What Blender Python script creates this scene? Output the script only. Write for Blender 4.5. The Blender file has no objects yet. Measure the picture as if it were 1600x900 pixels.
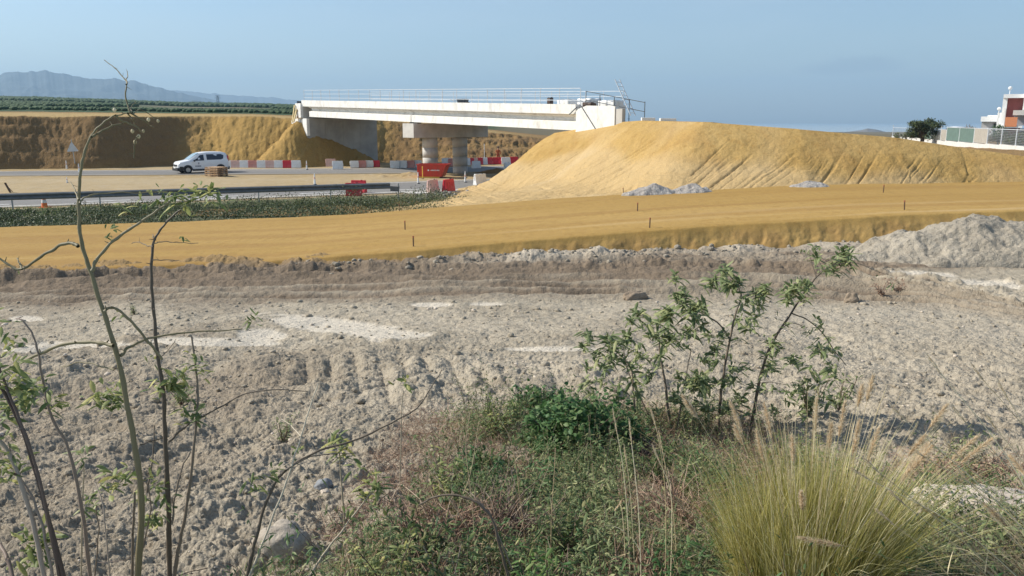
import bpy, bmesh, math, random
import numpy as np
from mathutils import Vector, Matrix
random.seed(7)
rng = np.random.default_rng(11)
C = bpy.context.scene.collection
PI = math.pi
# ------------------------------------------------------------ camera model
F = 1244.0; PITCH = math.radians(11.8); CZ = 4.4
cp, sp = math.cos(PITCH), math.sin(PITCH)
def K(py):
    v = (450 - py) / F
    return cp + v*sp, -sp + v*cp
def P(px, py, Y):
    dy, dz = K(py)
    return Vector(((px-800)/F/dy*Y, Y, CZ + dz/dy*Y))
def PZ(px, py, z=0.0):
    dy, dz = K(py)
    return P(px, py, (z-CZ)*dy/dz)
def proj(X, Y, Z):
    f = Y*cp - (Z-CZ)*sp
    u = Y*sp + (Z-CZ)*cp
    return 800 + F*X/f, 450 - F*u/f
def tpx(px): return (px-800)/F/1.02
# ------------------------------------------------------------ noise
def _h(ix, iy, seed):
    n = ix.astype(np.int32).view(np.uint32)*np.uint32(374761393) + iy.astype(np.int32).view(np.uint32)*np.uint32(668265263) + np.uint32((seed*2147483647) & 0xffffffff)
    n ^= n >> np.uint32(13); n *= np.uint32(1274126177); n ^= n >> np.uint32(16); n *= np.uint32(2246822519); n ^= n >> np.uint32(15)
    return (n & np.uint32(0xffffff)).astype(np.float32)*np.float32(1/0xffffff)
_ga = (np.arange(1024)+.5)/1024*2*PI; GC = np.cos(_ga).astype(np.float32); GS = np.sin(_ga).astype(np.float32)
def gn(x, y, seed=0):
    x = np.atleast_1d(np.asarray(x, float)); y = np.atleast_1d(np.asarray(y, float))
    x, y = np.broadcast_arrays(x, y)
    ix = np.floor(x); iy = np.floor(y); fx = (x-ix).astype(np.float32); fy = (y-iy).astype(np.float32); ix = ix.astype(np.int32); iy = iy.astype(np.int32)
    ux = fx*fx*fx*(fx*(fx*6-15)+10); uy = fy*fy*fy*(fy*(fy*6-15)+10)
    def g(a, b):
        t = (_h(ix+np.int32(a), iy+np.int32(b), seed)*1023).astype(np.int32)
        return GC[t]*(fx-a) + GS[t]*(fy-b)
    return 1.5*((g(0,0)*(1-ux)+g(1,0)*ux)*(1-uy) + (g(0,1)*(1-ux)+g(1,1)*ux)*uy)
def fbm(x, y, f=1.0, o=4, seed=0, gain=.5):
    s = 0; a = 1.0
    for k in range(o):
        s = s + a*gn(x*f, y*f, seed+k*17); f *= 2.03; a *= gain
    return s
def clods(x, y, size, seed, dens=.7):
    x = np.asarray(x)/size; y = np.asarray(y)/size
    ix = np.floor(x).astype(np.int32); iy = np.floor(y).astype(np.int32); best = np.zeros(np.shape(x))
    for a in (-1, 0, 1):
        for b in (-1, 0, 1):
            cx = ix+np.int32(a); cy = iy+np.int32(b)
            jx = _h(cx, cy, seed); jy = _h(cx, cy, seed+5); r = .25+.45*_h(cx, cy, seed+9)
            on = _h(cx, cy, seed+13) < dens
            d2 = ((x-cx-jx)**2 + (y-cy-jy)**2)/(r*r)
            best = np.maximum(best, np.where(on, np.sqrt(np.clip(1-d2, 0, 1))*r, 0))
    return best*size
def ss(a, b, x):
    t = np.clip((np.asarray(x, float)-a)/(b-a), 0, 1); return t*t*(3-2*t)
# ------------------------------------------------------------ mesh helpers
def np_mesh(name, V, Fc, mat=None, smooth=True, attrs=None, parent=None):
    me = bpy.data.meshes.new(name)
    V = np.ascontiguousarray(V, dtype=np.float32); Fc = np.ascontiguousarray(Fc, dtype=np.int32)
    n, k = Fc.shape
    me.vertices.add(len(V)); me.vertices.foreach_set('co', V.ravel())
    me.loops.add(n*k); me.loops.foreach_set('vertex_index', Fc.ravel())
    me.polygons.add(n); me.polygons.foreach_set('loop_start', np.arange(0, n*k, k, dtype=np.int32))
    if smooth: me.polygons.foreach_set('use_smooth', np.ones(n, dtype=bool))
    me.update(calc_edges=True)
    for an, av in (attrs or {}).items():
        av = np.asarray(av, dtype=np.float32)
        if av.ndim == 1:
            at = me.attributes.new(an, 'FLOAT', 'POINT'); at.data.foreach_set('value', av)
        else:
            at = me.attributes.new(an, 'FLOAT_COLOR', 'POINT')
            at.data.foreach_set('color', np.concatenate([av, np.ones((len(av), 4-av.shape[1]), np.float32)], 1).ravel())
    if mat: me.materials.append(mat)
    o = bpy.data.objects.new(name, me); C.objects.link(o)
    if parent: o.parent = parent
    return o
def tag(o, label=None, cat=None, group=None, kind=None):
    if label: o['label'] = label
    if cat: o['category'] = cat
    if group: o['group'] = group
    if kind: o['kind'] = kind
    return o
def empty(name, loc=(0,0,0), rz=0, label=None, cat=None, group=None):
    o = bpy.data.objects.new(name, None); C.objects.link(o); o.location = loc; o.rotation_euler = (0,0,rz)
    o.empty_display_size = .2
    return tag(o, label, cat, group)
def copy_tree(o, parent=None):
    c = o.copy(); C.objects.link(c); c.parent = parent
    for ch in list(o.children): copy_tree(ch, c)
    return c
class MB:
    def __init__(s): s.bm = bmesh.new()
    def box(s, a, b, M=None, bev=0):
        a = Vector(a); b = Vector(b)
        m = Matrix.Translation((a+b)/2) @ Matrix.Diagonal((abs(b.x-a.x), abs(b.y-a.y), abs(b.z-a.z), 1))
        if M is not None: m = M @ m
        r = bmesh.ops.create_cube(s.bm, size=1, matrix=m)
        if bev:
            vs = r['verts']; es = list({e for v in vs for e in v.link_edges})
            bmesh.ops.bevel(s.bm, geom=es, offset=bev, segments=2, affect='EDGES', profile=.6)
        return s
    def bar(s, p, q, w, h=None, up=(0,0,1)):
        p = Vector(p); q = Vector(q); h = h or w; d = (q-p); L = d.length; d.normalize()
        x = d.cross(Vector(up))
        if x.length < 1e-4: x = d.cross(Vector((1,0,0)))
        x.normalize(); z = x.cross(d)
        M = Matrix((( x.x,d.x,z.x,0),(x.y,d.y,z.y,0),(x.z,d.z,z.z,0),(0,0,0,1))); M.translation = (p+q)/2
        bmesh.ops.create_cube(s.bm, size=1, matrix=M @ Matrix.Diagonal((w, L, h, 1))); return s
    def cyl(s, p, q, r, r2=None, seg=10, caps=True):
        p = Vector(p); q = Vector(q); r2 = r if r2 is None else r2; d = q-p; L = d.length
        M = d.to_track_quat('Z', 'Y').to_matrix().to_4x4(); M.translation = (p+q)/2
        bmesh.ops.create_cone(s.bm, cap_ends=caps, segments=seg, radius1=r, radius2=r2, depth=L, matrix=M); return s
    def prism(s, pts, axis0, axis1):   # pts: 3D ring, extruded by vector axis1-axis0
        d = Vector(axis1)-Vector(axis0)
        v0 = [s.bm.verts.new(Vector(p)) for p in pts]; v1 = [s.bm.verts.new(Vector(p)+d) for p in pts]
        n = len(pts); s.bm.faces.new(v0[::-1]); s.bm.faces.new(v1)
        for i in range(n): s.bm.faces.new((v0[i], v0[(i+1)%n], v1[(i+1)%n], v1[i]))
        return s
    def sph(s, c, r, sc=(1,1,1), sub=2):
        M = Matrix.Translation(c) @ Matrix.Diagonal((*sc, 1)); bmesh.ops.create_icosphere(s.bm, subdivisions=sub, radius=r, matrix=M); return s
    def face(s, pts):
        s.bm.faces.new([s.bm.verts.new(Vector(p)) for p in pts]); return s
    def build(s, name, mat, parent=None, smooth=False, M=None, loc=None):
        bmesh.ops.recalc_face_normals(s.bm, faces=s.bm.faces)
        if M is not None: s.bm.transform(M)
        me = bpy.data.meshes.new(name); s.bm.to_mesh(me); s.bm.free()
        if smooth:
            for p in me.polygons: p.use_smooth = True
        me.materials.append(mat)
        o = bpy.data.objects.new(name, me); C.objects.link(o)
        if parent: o.parent = parent
        if loc is not None: o.location = loc
        return o
def tube_arrays(path, rad, sides=6):
    path = np.asarray(path, float); n = len(path); rad = np.broadcast_to(rad, (n,))
    t = np.gradient(path, axis=0); t /= np.linalg.norm(t, axis=1)[:, None]+1e-9
    ref = np.array([0.31, .9, .2]); a = np.cross(t, ref); a /= np.linalg.norm(a, axis=1)[:, None]+1e-9
    b = np.cross(t, a); th = np.arange(sides)*2*PI/sides
    V = path[:, None]+rad[:, None, None]*(a[:, None]*np.cos(th)[None, :, None]+b[:, None]*np.sin(th)[None, :, None])
    i = np.arange(n-1)[:, None]*sides; j = np.arange(sides)[None]; j2 = (j+1) % sides
    Fq = np.stack([i+j, i+j2, i+sides+j2, i+sides+j], -1).reshape(-1, 4)
    return V.reshape(-1, 3), Fq
class Acc:
    def __init__(s): s.V = []; s.F = []; s.R = []; s.n = 0
    def add(s, V, Fq, r=None):
        V = np.asarray(V, float).reshape(-1, 3)
        s.V.append(V); s.F.append(np.asarray(Fq)+s.n); s.n += len(V)
        s.R.append(np.full(len(V), random.random()) if r is None else np.broadcast_to(np.asarray(r, float), (len(V),)))
    def tube(s, path, rad, sides=6, r=None): s.add(*tube_arrays(path, rad, sides), r=r)
    def ribbon(s, paths, width, side, fold=0.0, r=None):
        paths = np.asarray(paths, float); N, k, _ = paths.shape
        side = np.asarray(side, float); side = side[:, None, :] if side.ndim == 2 else side
        side = side/(np.linalg.norm(side, axis=-1, keepdims=True)+1e-9)
        w = np.broadcast_to(np.asarray(width, float), (N, k))[..., None]
        t = np.gradient(paths, axis=1); t /= np.linalg.norm(t, axis=-1, keepdims=True)+1e-9
        nrm = np.cross(t, np.broadcast_to(side, paths.shape))
        L = paths-side*w/2; Rr = paths+side*w/2
        if fold:
            V = np.stack([L+nrm*w*fold, paths, Rr+nrm*w*fold], 2); c = 3
        else: V = np.stack([L, Rr], 2); c = 2
        base = np.arange(N)[:, None, None]*k*c + np.arange(k-1)[None, :, None]*c + np.arange(c-1)[None, None]
        Fq = np.stack([base, base+1, base+c+1, base+c], -1).reshape(-1, 4)
        rr = np.repeat(rng.random(N) if r is None else np.broadcast_to(r, (N,)), k*c)
        s.add(V, Fq, r=rr)
    def build(s, name, mat, parent=None, smooth=True, loc=None):
        V = np.concatenate(s.V)
        if loc is not None: V = V-np.array(loc)
        return np_mesh(name, V, np.concatenate(s.F), mat, smooth, {'rnd': np.concatenate(s.R)}, parent)
def fan(x0, x1, nx, y0, y1, ny, fn, name, mat, pw=-.5, smooth=True, **kw):
    tx = np.linspace(x0, x1, nx); w = np.linspace(y0**pw, y1**pw, ny); Y1 = w**(1/pw)
    T, Y = np.meshgrid(tx, Y1); X = T*Y
    r = fn(X, Y); Z, A = r if isinstance(r, tuple) else (r, None)
    V = np.stack([X, Y, Z], -1).reshape(-1, 3)
    i = np.arange(ny-1)[:, None]*nx; j = np.arange(nx-1)[None]
    Fq = np.stack([i+j, i+j+1, i+nx+j+1, i+nx+j], -1).reshape(-1, 4)
    o = np_mesh(name, V, Fq, mat, smooth, {'mk': A.reshape(-1, 3)} if A is not None else None)
    tag(o, kind='structure', **kw); return o
# ------------------------------------------------------------ materials
def newmat(name):
    m = bpy.data.materials.new(name); m.use_nodes = True; nt = m.node_tree
    return m, nt, nt.nodes['Principled BSDF']
def nd(nt, t, **kw):
    n = nt.nodes.new(t)
    for k, v in kw.items():
        if k in n.inputs: n.inputs[k].default_value = v
        else: setattr(n, k, v)
    return n
def c4(c): return (c[0], c[1], c[2], 1)
def mixc(nt, f, a, b, mode='MIX'):
    n = nt.nodes.new('ShaderNodeMix'); n.data_type = 'RGBA'; n.blend_type = mode
    for s, v in ((0, f), (6, a), (7, b)):
        if isinstance(v, (int, float)): n.inputs[s].default_value = v
        elif isinstance(v, tuple): n.inputs[s].default_value = c4(v)
        else: nt.links.new(v, n.inputs[s])
    return n.outputs[2]
def ramp(nt, fac, a, b):
    n = nt.nodes.new('ShaderNodeMapRange'); n.inputs[1].default_value = a; n.inputs[2].default_value = b
    nt.links.new(fac, n.inputs[0]); return n.outputs[0]
def noise(nt, scale, detail=4, rough=.55, vec=None, stretch=None):
    n = nd(nt, 'ShaderNodeTexNoise', Scale=scale, Detail=detail, Roughness=rough)
    tc = nt.nodes.new('ShaderNodeTexCoord'); src = vec or tc.outputs['Object']
    if stretch:
        mp = nt.nodes.new('ShaderNodeMapping'); mp.inputs['Scale'].default_value = stretch[:3]
        if len(stretch) > 3: mp.inputs['Rotation'].default_value = (0, 0, stretch[3])
        nt.links.new(src, mp.inputs[0]); src = mp.outputs[0]
    nt.links.new(src, n.inputs[0]); return n.outputs[0]
def bumpn(nt, pr, h, strength=.5, dist=.02, prev=None):
    b = nd(nt, 'ShaderNodeBump', Strength=strength, Distance=dist); nt.links.new(h, b.inputs['Height'])
    if prev is not None: nt.links.new(prev, b.inputs['Normal'])
    nt.links.new(b.outputs[0], pr.inputs['Normal']); return b.outputs[0]
def soil(name, base, alt, spot, s1=.6, s2=6, bump=.6, bdist=.02, bscale=22, cm=(None, None, None), stretch=None):
    m, nt, pr = newmat(name)
    c = mixc(nt, ramp(nt, noise(nt, s1, 5, .6, stretch=stretch), .38, .62), base, alt)
    c = mixc(nt, ramp(nt, noise(nt, s2, 5, .7), .5, .75), c, spot)
    at = nd(nt, 'ShaderNodeAttribute', attribute_name='mk'); sep = nt.nodes.new('ShaderNodeSeparateColor')
    nt.links.new(at.outputs['Color'], sep.inputs[0])
    for k in range(3):
        if cm[k] is not None: c = mixc(nt, sep.outputs[k], c, cm[k])
    g = noise(nt, bscale*1.7, 4, .7)
    c = mixc(nt, .55, c, mixc(nt, ramp(nt, g, .3, .7), (.55,.55,.55), (1.4,1.4,1.4)), 'MULTIPLY')
    nt.links.new(c, pr.inputs['Base Color']); pr.inputs['Roughness'].default_value = .95; pr.inputs['Specular IOR Level'].default_value = .15
    b = bumpn(nt, pr, noise(nt, bscale, 6, .7), bump, bdist)
    bumpn(nt, pr, noise(nt, bscale*.15, 4, .6), bump*.6, bdist*6, b)
    return m
def simple(name, col, rough=.6, metal=0, var=.12, scale=8, bump=0.0, dirt=None, spec=.4):
    m, nt, pr = newmat(name)
    d = tuple(x*(1-var) for x in col); l = tuple(min(1, x*(1+var)) for x in col)
    c = mixc(nt, ramp(nt, noise(nt, scale, 5, .6), .3, .7), d, l)
    if dirt: c = mixc(nt, ramp(nt, noise(nt, scale*.6, 6, .7, stretch=(1,1,.4)), .52, .75), c, dirt)
    nt.links.new(c, pr.inputs['Base Color']); pr.inputs['Roughness'].default_value = rough
    pr.inputs['Metallic'].default_value = metal; pr.inputs['Specular IOR Level'].default_value = spec
    if bump: bumpn(nt, pr, noise(nt, scale*4, 5, .6), bump, .02)
    return m
def leafmat(name, a, b, c=None, trans=.3, rough=.55):
    m, nt, pr = newmat(name)
    at = nd(nt, 'ShaderNodeAttribute', attribute_name='rnd')
    r = nt.nodes.new('ShaderNodeValToRGB'); e = r.color_ramp.elements
    e[0].position = 0; e[0].color = c4(a); e[1].position = .7; e[1].color = c4(b)
    if c: x = e.new(1.0); x.color = c4(c)
    nt.links.new(at.outputs['Fac'], r.inputs[0])
    nt.links.new(r.outputs[0], pr.inputs['Base Color']); pr.inputs['Roughness'].default_value = rough; pr.inputs['Specular IOR Level'].default_value = .3
    tr = nt.nodes.new('ShaderNodeBsdfTranslucent'); nt.links.new(r.outputs[0], tr.inputs[0])
    mx = nd(nt, 'ShaderNodeMixShader'); mx.inputs[0].default_value = trans
    nt.links.new(pr.outputs[0], mx.inputs[1]); nt.links.new(tr.outputs[0], mx.inputs[2])
    nt.links.new(mx.outputs[0], nt.nodes['Material Output'].inputs[0]); return m

M = {}
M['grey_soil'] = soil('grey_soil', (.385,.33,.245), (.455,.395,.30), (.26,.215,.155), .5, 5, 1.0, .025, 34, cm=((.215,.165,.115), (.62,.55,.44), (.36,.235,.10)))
M['orange_soil'] = soil('orange_soil', (.36,.225,.068), (.405,.26,.085), (.31,.185,.055), .25, 3, .5, .012, 26, cm=((.29,.165,.055), (.50,.35,.17), None), stretch=(.12,1,1,.1))
M['fill_soil'] = soil('fill_soil', (.41,.265,.09), (.47,.315,.12), (.35,.215,.07), .35, 2.2, .8, .03, 14, cm=((.31,.18,.062), (.50,.37,.20), None))
M['cut_soil'] = soil('cut_soil', (.24,.15,.065), (.29,.185,.075), (.18,.11,.05), .22, 1.6, 1, .06, 8, cm=((.20,.125,.06), (.40,.255,.08), (.40,.28,.12)))  # mask tints: shaded face brown, sunlit mound gold, plateau orange
M['median_soil'] = soil('median_soil', (.40,.31,.18), (.35,.25,.12), (.44,.36,.25), .12, 1.2, .5, .02, 9, cm=((.16,.15,.09), None, None), stretch=(.2,1,1,.1))
M['asphalt'] = soil('asphalt', (.20,.195,.185), (.26,.245,.225), (.165,.16,.155), .12, 2.5, .3, .006, 40, cm=((.4,.33,.23), None, None), stretch=(.08,1,1,.2))
M['paint'] = simple('road_paint', (.72,.71,.67), .7, var=.15, scale=3, dirt=(.4,.38,.33))
M['pale_slab'] = simple('verge_concrete', (.62,.60,.56), .85, var=.1, scale=3, dirt=(.45,.42,.36), bump=.3)
M['conc_white'] = simple('pale_concrete', (.80,.785,.74), .8, var=.09, scale=2.5, dirt=(.52,.50,.45), bump=.15, spec=.25)
M['conc'] = simple('grey_concrete', (.52,.50,.46), .85, var=.14, scale=1.2, dirt=(.33,.32,.29), bump=.2, spec=.25)
M['conc_dark'] = simple('shuttered_concrete', (.36,.36,.34), .85, var=.18, scale=.8, dirt=(.25,.25,.24), bump=.2, spec=.2)
M['galv'] = simple('galvanised_steel', (.42,.43,.43), .45, .6, var=.15, scale=4)
M['rail_dark'] = simple('weathered_rail', (.20,.205,.205), .55, .5, var=.2, scale=3)
M['dark_metal'] = simple('dark_steel', (.09,.10,.11), .5, .4)
M['light_metal'] = simple('light_steel', (.62,.65,.67), .45, .3)
M['white'] = simple('white_plastic', (.80,.79,.76), .5, var=.06, scale=4, dirt=(.62,.58,.50))
M['red'] = simple('red_plastic', (.60,.035,.05), .5, var=.2, scale=4, dirt=(.50,.12,.10))
M['pink'] = simple('faded_red_plastic', (.62,.27,.22), .6, var=.15, scale=4, dirt=(.66,.42,.35))
M['palepink'] = simple('bleached_red_plastic', (.68,.45,.38), .6, var=.12, scale=4, dirt=(.70,.58,.50))
M['skip_red'] = simple('red_container_paint', (.58,.06,.035), .5, var=.15, scale=3, dirt=(.42,.09,.05))
M['orange'] = simple('orange_plastic', (.75,.20,.05), .5)
M['yellow'] = simple('yellow_paint', (.80,.52,.08), .5)
M['wood'] = simple('raw_wood', (.50,.33,.19), .8, var=.25, scale=5, dirt=(.38,.25,.15))
M['wood_light'] = simple('form_timber', (.62,.50,.27), .8, var=.2, scale=5)
M['stake'] = simple('stake_wood', (.13,.08,.045), .8, var=.3, scale=10)
M['car'] = simple('white_car_paint', (.80,.81,.82), .25, var=.02, scale=2, spec=.5)
M['black'] = simple('black_plastic', (.025,.027,.03), .5, var=.3)
M['tyre'] = simple('tyre_rubber', (.02,.02,.021), .85)
M['glass'] = simple('dark_glass', (.018,.022,.035), .08, var=.1, spec=.8)
M['wind'] = simple('windscreen_glass', (.30,.40,.44), .08, var=.1, spec=1.0)
M['headlamp'] = simple('headlamp_glass', (.55,.57,.6), .12, spec=.8)
M['amber'] = simple('amber_lens', (.8,.35,.05), .3)
M['plate'] = simple('plate_white', (.75,.75,.72), .4)
M['bluegrey'] = simple('blue_grey_print', (.06,.07,.12), .5)
M['leaf'] = leafmat('tobacco_leaf', (.13,.175,.055), (.28,.315,.12), (.50,.46,.16))
M['leaf_grey'] = leafmat('grey_green_leaf', (.12,.165,.065), (.27,.31,.14), (.42,.42,.20))
M['leaf_dark'] = leafmat('dark_leaf', (.045,.11,.035), (.10,.19,.065), (.17,.24,.09))
M['herb'] = leafmat('herb_leaf', (.045,.085,.028), (.125,.17,.06), (.30,.27,.12))
M['grass'] = leafmat('green_grass', (.08,.16,.04), (.18,.27,.08), (.40,.37,.17))
M['dry'] = leafmat('dry_grass', (.34,.235,.13), (.56,.43,.26), (.72,.60,.42), trans=.25)
M['tuft'] = leafmat('tuft_blade', (.22,.215,.05), (.58,.51,.17), (.92,.84,.55), trans=.35)
M['straw'] = leafmat('straw', (.50,.40,.22), (.70,.60,.38), (.80,.72,.52), trans=.25)
M['plume'] = leafmat('plume', (.62,.49,.33), (.80,.66,.46), (.88,.78,.60), trans=.5)
M['twig'] = leafmat('brown_twig', (.09,.06,.045), (.22,.16,.12), (.42,.34,.26), trans=0)
M['twig_red'] = leafmat('reddish_litter', (.20,.125,.085), (.38,.25,.17), (.55,.42,.30), trans=.1)
M['stem'] = leafmat('green_brown_stem', (.13,.115,.06), (.20,.165,.085), (.24,.2,.11), trans=0)
M['stem_dark'] = leafmat('dark_stem', (.11,.085,.06), (.18,.14,.10), (.24,.19,.14), trans=0)
M['stem_pale'] = leafmat('pale_stem', (.36,.30,.2), (.50,.42,.3), (.55,.48,.36), trans=0)
M['verge'] = leafmat('verge_leaf', (.028,.042,.018), (.075,.105,.04), (.20,.22,.09), trans=.15)
M['bark'] = simple('bark', (.10,.075,.055), .9, var=.3, bump=.4)
# ------------------------------------------------------------ terrain
prof_d = [0,3.5,5.8,8.6,13.5,17.2,21.8,30]; prof_z = [2.75,2.28,1.9,1.5,1.02,.80,.68,.35]
trk = [PZ(px, py, .82) for px, py in ((-500,462),(0,450),(400,443),(800,440),(1200,446),(1400,462),(1600,500),(1800,560))]
trk_x = [p.x for p in trk]; trk_y = [p.y for p in trk]
trk_x[-1] = max(trk_x[-1], trk_x[-2]+.4)
silt = [  # px, py, half width, half height in pixels, tilt : dried pale silt patches
 (530,510,130,13,.12),(410,524,42,11,0),(330,534,120,7,.02),(130,538,90,6,0),(615,520,80,5,.05),(675,476,36,4,0),(760,475,30,3,0),(40,545,50,6,0),(1445,428,60,4,.05),(1540,443,60,5,.1),
 (40,498,30,5,0),(870,545,90,4,0)]
def gray(X, Y, detail=True):
    X = np.asarray(X, float); Y = np.asarray(Y, float)
    z = np.interp(Y, prof_d, prof_z)
    z = z + .012*X*ss(10, 20, Y) - .10*ss(-5, -16, X)*ss(14, 20, Y)
    near = ss(26, 5, Y)
    z = z + .10*fbm(X, Y, .35, 3, 3)*(.4+.6*near)
    # left mounds
    z = z + .10*fbm(X, Y, 1.1, 2, 8)*ss(0, -2.5, X)*ss(14, 9, Y)*ss(3, 5, Y)
    px, py = proj(X, Y, z)
    s = np.zeros_like(z); wob = 9*fbm(X, Y, 1.3, 3, 31)
    for cx, cy, hw, hh, tl in silt:
        dx = px-cx; dy = (py-cy-tl*dx)
        q = np.sqrt((dx/hw)**2+(dy/hh)**2) + wob*.035*fbm(X, Y, 3.1, 3, 44)+.02*wob
        s = np.maximum(s, ss(1.1, .8, q))
    ty = np.interp(X, trk_x, trk_y); v = Y-ty + .18*gn(X*.25, X*0, 5)
    wid = 2.2
    tr = ss(wid+.5, wid-.3, np.abs(v))
    clo = (1-.93*s)*(1-.7*tr)
    # spoil lumps along the foot of the fill
    fy = np.interp(X, pf_x, pf_y)
    lump = np.exp(-((Y-fy+.8+.2*gn(X*.5,Y*0,75))/.75)**2)*ss(-3.5, -1, X)*(.55+.45*fbm(X, Y, .7, 3, 77))
    lumpL = np.exp(-((Y-fy+1.0+.3*gn(X*.4,Y*0,74))/.7)**2)*ss(-1, -4, X)*(.35+.5*fbm(X, Y, .5, 3, 78))
    z = z + .26*lump + .10*lumpL
    band = ss(3.4, 2.0, np.abs(Y-fy+2.2))
    if detail:
        bnd = ss(1.2, 2.2, v)*ss(6.5, 5, v); rough = clo*(1-.5*ss(22, 25, Y))*(.45+.55*np.maximum(ss(13, 7, Y), bnd))*(.55+.45*ss(-.4, .4, fbm(X, Y, .45, 2, 95)))
        patch = .5+.5*ss(-.5, .6, fbm(X, Y, .8, 2, 91))
        z = z + rough*(.26*clods(X, Y, .42, 21, .30)*patch + .30*clods(X+7, Y+3, .20, 22, .5)*(.3+.7*patch) + .25*clods(X+.03*gn(X*9,Y*9,1), Y, .095, 23, .55) + .36*clods(X, Y, .048, 24, .6)*ss(9, 6, Y) + .038*fbm(X, Y, 2.4, 4, 51, .6))
        z = z + (.018*fbm(X, Y, 7, 5, 52, .7))*ss(18, 9, Y)*(1-.75*s)
        # wheel ruts with tread bars
        rutm = 0*X
        for off, w, dp in ((-1.35,.34,.07),(.55,.34,.08),(-.4,.3,.045),(1.5,.32,.06),(2.3,.25,.05),(3.1,.35,.07)):
            u = (v-off-.12*gn(X*.4, Y*0+off, 6))/w
            u = u + .35*gn(X*1.1, Y*1.1, 68+int(off*3)); g = np.exp(-u**4)
            tread = (.22*dp if off in (-1.35,.55) else .07*dp)*np.clip(2*np.sin(X*2*PI/.26+2.2*np.abs(u)+1.2*gn(X*.5, Y*0+off, 62)), -1, 1)*g*ss(-.3,.4,gn(X*.35, Y*0+off, 63))
            rutm = np.maximum(rutm, g*ss(-.5,.2,gn(X*.3+off, Y*0+off, 59)))
            side = np.exp(-((np.abs(u)-1.35)/.4)**2)*(1+.5*gn(X*2, Y*2, 69))
            str_ = .5+.5*ss(-.6, .5, gn(X*.22+off*3, Y*0+off, 61))
            z = z + str_*(-1.7*dp*g + tread + .75*dp*side)
        z = z + np.maximum(.45*tr,bnd)*(.035*fbm(X*.6, Y*1.3, 2.0, 5, 67, .75) + .30*clods(X, Y, .16, 60, .30) + .22*clods(X, Y, .34, 58, .16))
        # deep churned ruts on the left
        L = ss(1, -6, X)*ss(.5, 2.5, v)*ss(5.5, 4, v)
        z = z + 1.35*L*(.09*np.sin(v*2*PI/1.25+2.6*gn(X*.22, Y*.2, 64)) + .11*fbm(X*.5, Y*1.6, 1.0, 4, 66))
        # bucket-tooth grooves
        gx = (X*1.0+.22*(Y-8.8)); gm = ss(1.35, .8, np.hypot((gx+1.45)/1.25, (Y-8.9)/1.15))
        z = z + gm*.075*np.abs(np.sin(gx*PI/.30+.5*gn(X, Y*.6, 71)))*(.6+.5*gn(X*2, Y*1.3, 72))
    z = z - .012*s
    if not detail: rutm = 0*X
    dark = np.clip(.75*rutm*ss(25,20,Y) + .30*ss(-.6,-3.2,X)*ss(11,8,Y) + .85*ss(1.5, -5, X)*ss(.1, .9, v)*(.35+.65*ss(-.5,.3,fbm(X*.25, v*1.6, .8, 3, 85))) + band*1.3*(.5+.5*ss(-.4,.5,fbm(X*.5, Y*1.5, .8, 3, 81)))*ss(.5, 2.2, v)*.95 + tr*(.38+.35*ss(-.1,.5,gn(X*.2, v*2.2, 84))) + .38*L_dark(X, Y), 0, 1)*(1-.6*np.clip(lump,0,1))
    pale = np.clip(s + .45*np.clip(lump*1.5, 0, 1)*ss(-2, 0, X) + .22*ss(3, 9, X)*ss(16, 12, Y), 0, 1)
    orange = ss(.5, -.1, fy-Y+.25*fbm(X, Y, 1.5, 3, 55))*.8
    return z, np.stack([dark, pale, orange], -1)
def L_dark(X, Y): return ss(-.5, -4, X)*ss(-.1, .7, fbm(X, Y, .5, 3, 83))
pf = [P(px, py, Y) for px, py, Y in ((-700,430,19.5),(0,422,20.8),(400,408,21.3),(640,388,21.8),(1060,355,23.3),(1400,335,24.0),(1600,330,24.3),(2100,322,25))]
pf_x = [p.x for p in pf]; pf_y = [p.y for p in pf]
pz_x = [-30,-13.4,-6.85,-2.8,4.9,11.6,15.6,30]; pz_z = [.38,.54,.69,.93,1.36,1.67,1.76,1.95]
pb = [(-40,27.5),(-19.3,30),(-10.2,31.6),(-5.2,32.7),(2.7,34.1),(12.6,34.8),(22.4,34.8),(40,34)]
pb_x = [a for a, b in pb]; pb_y = [b for a, b in pb]
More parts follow.
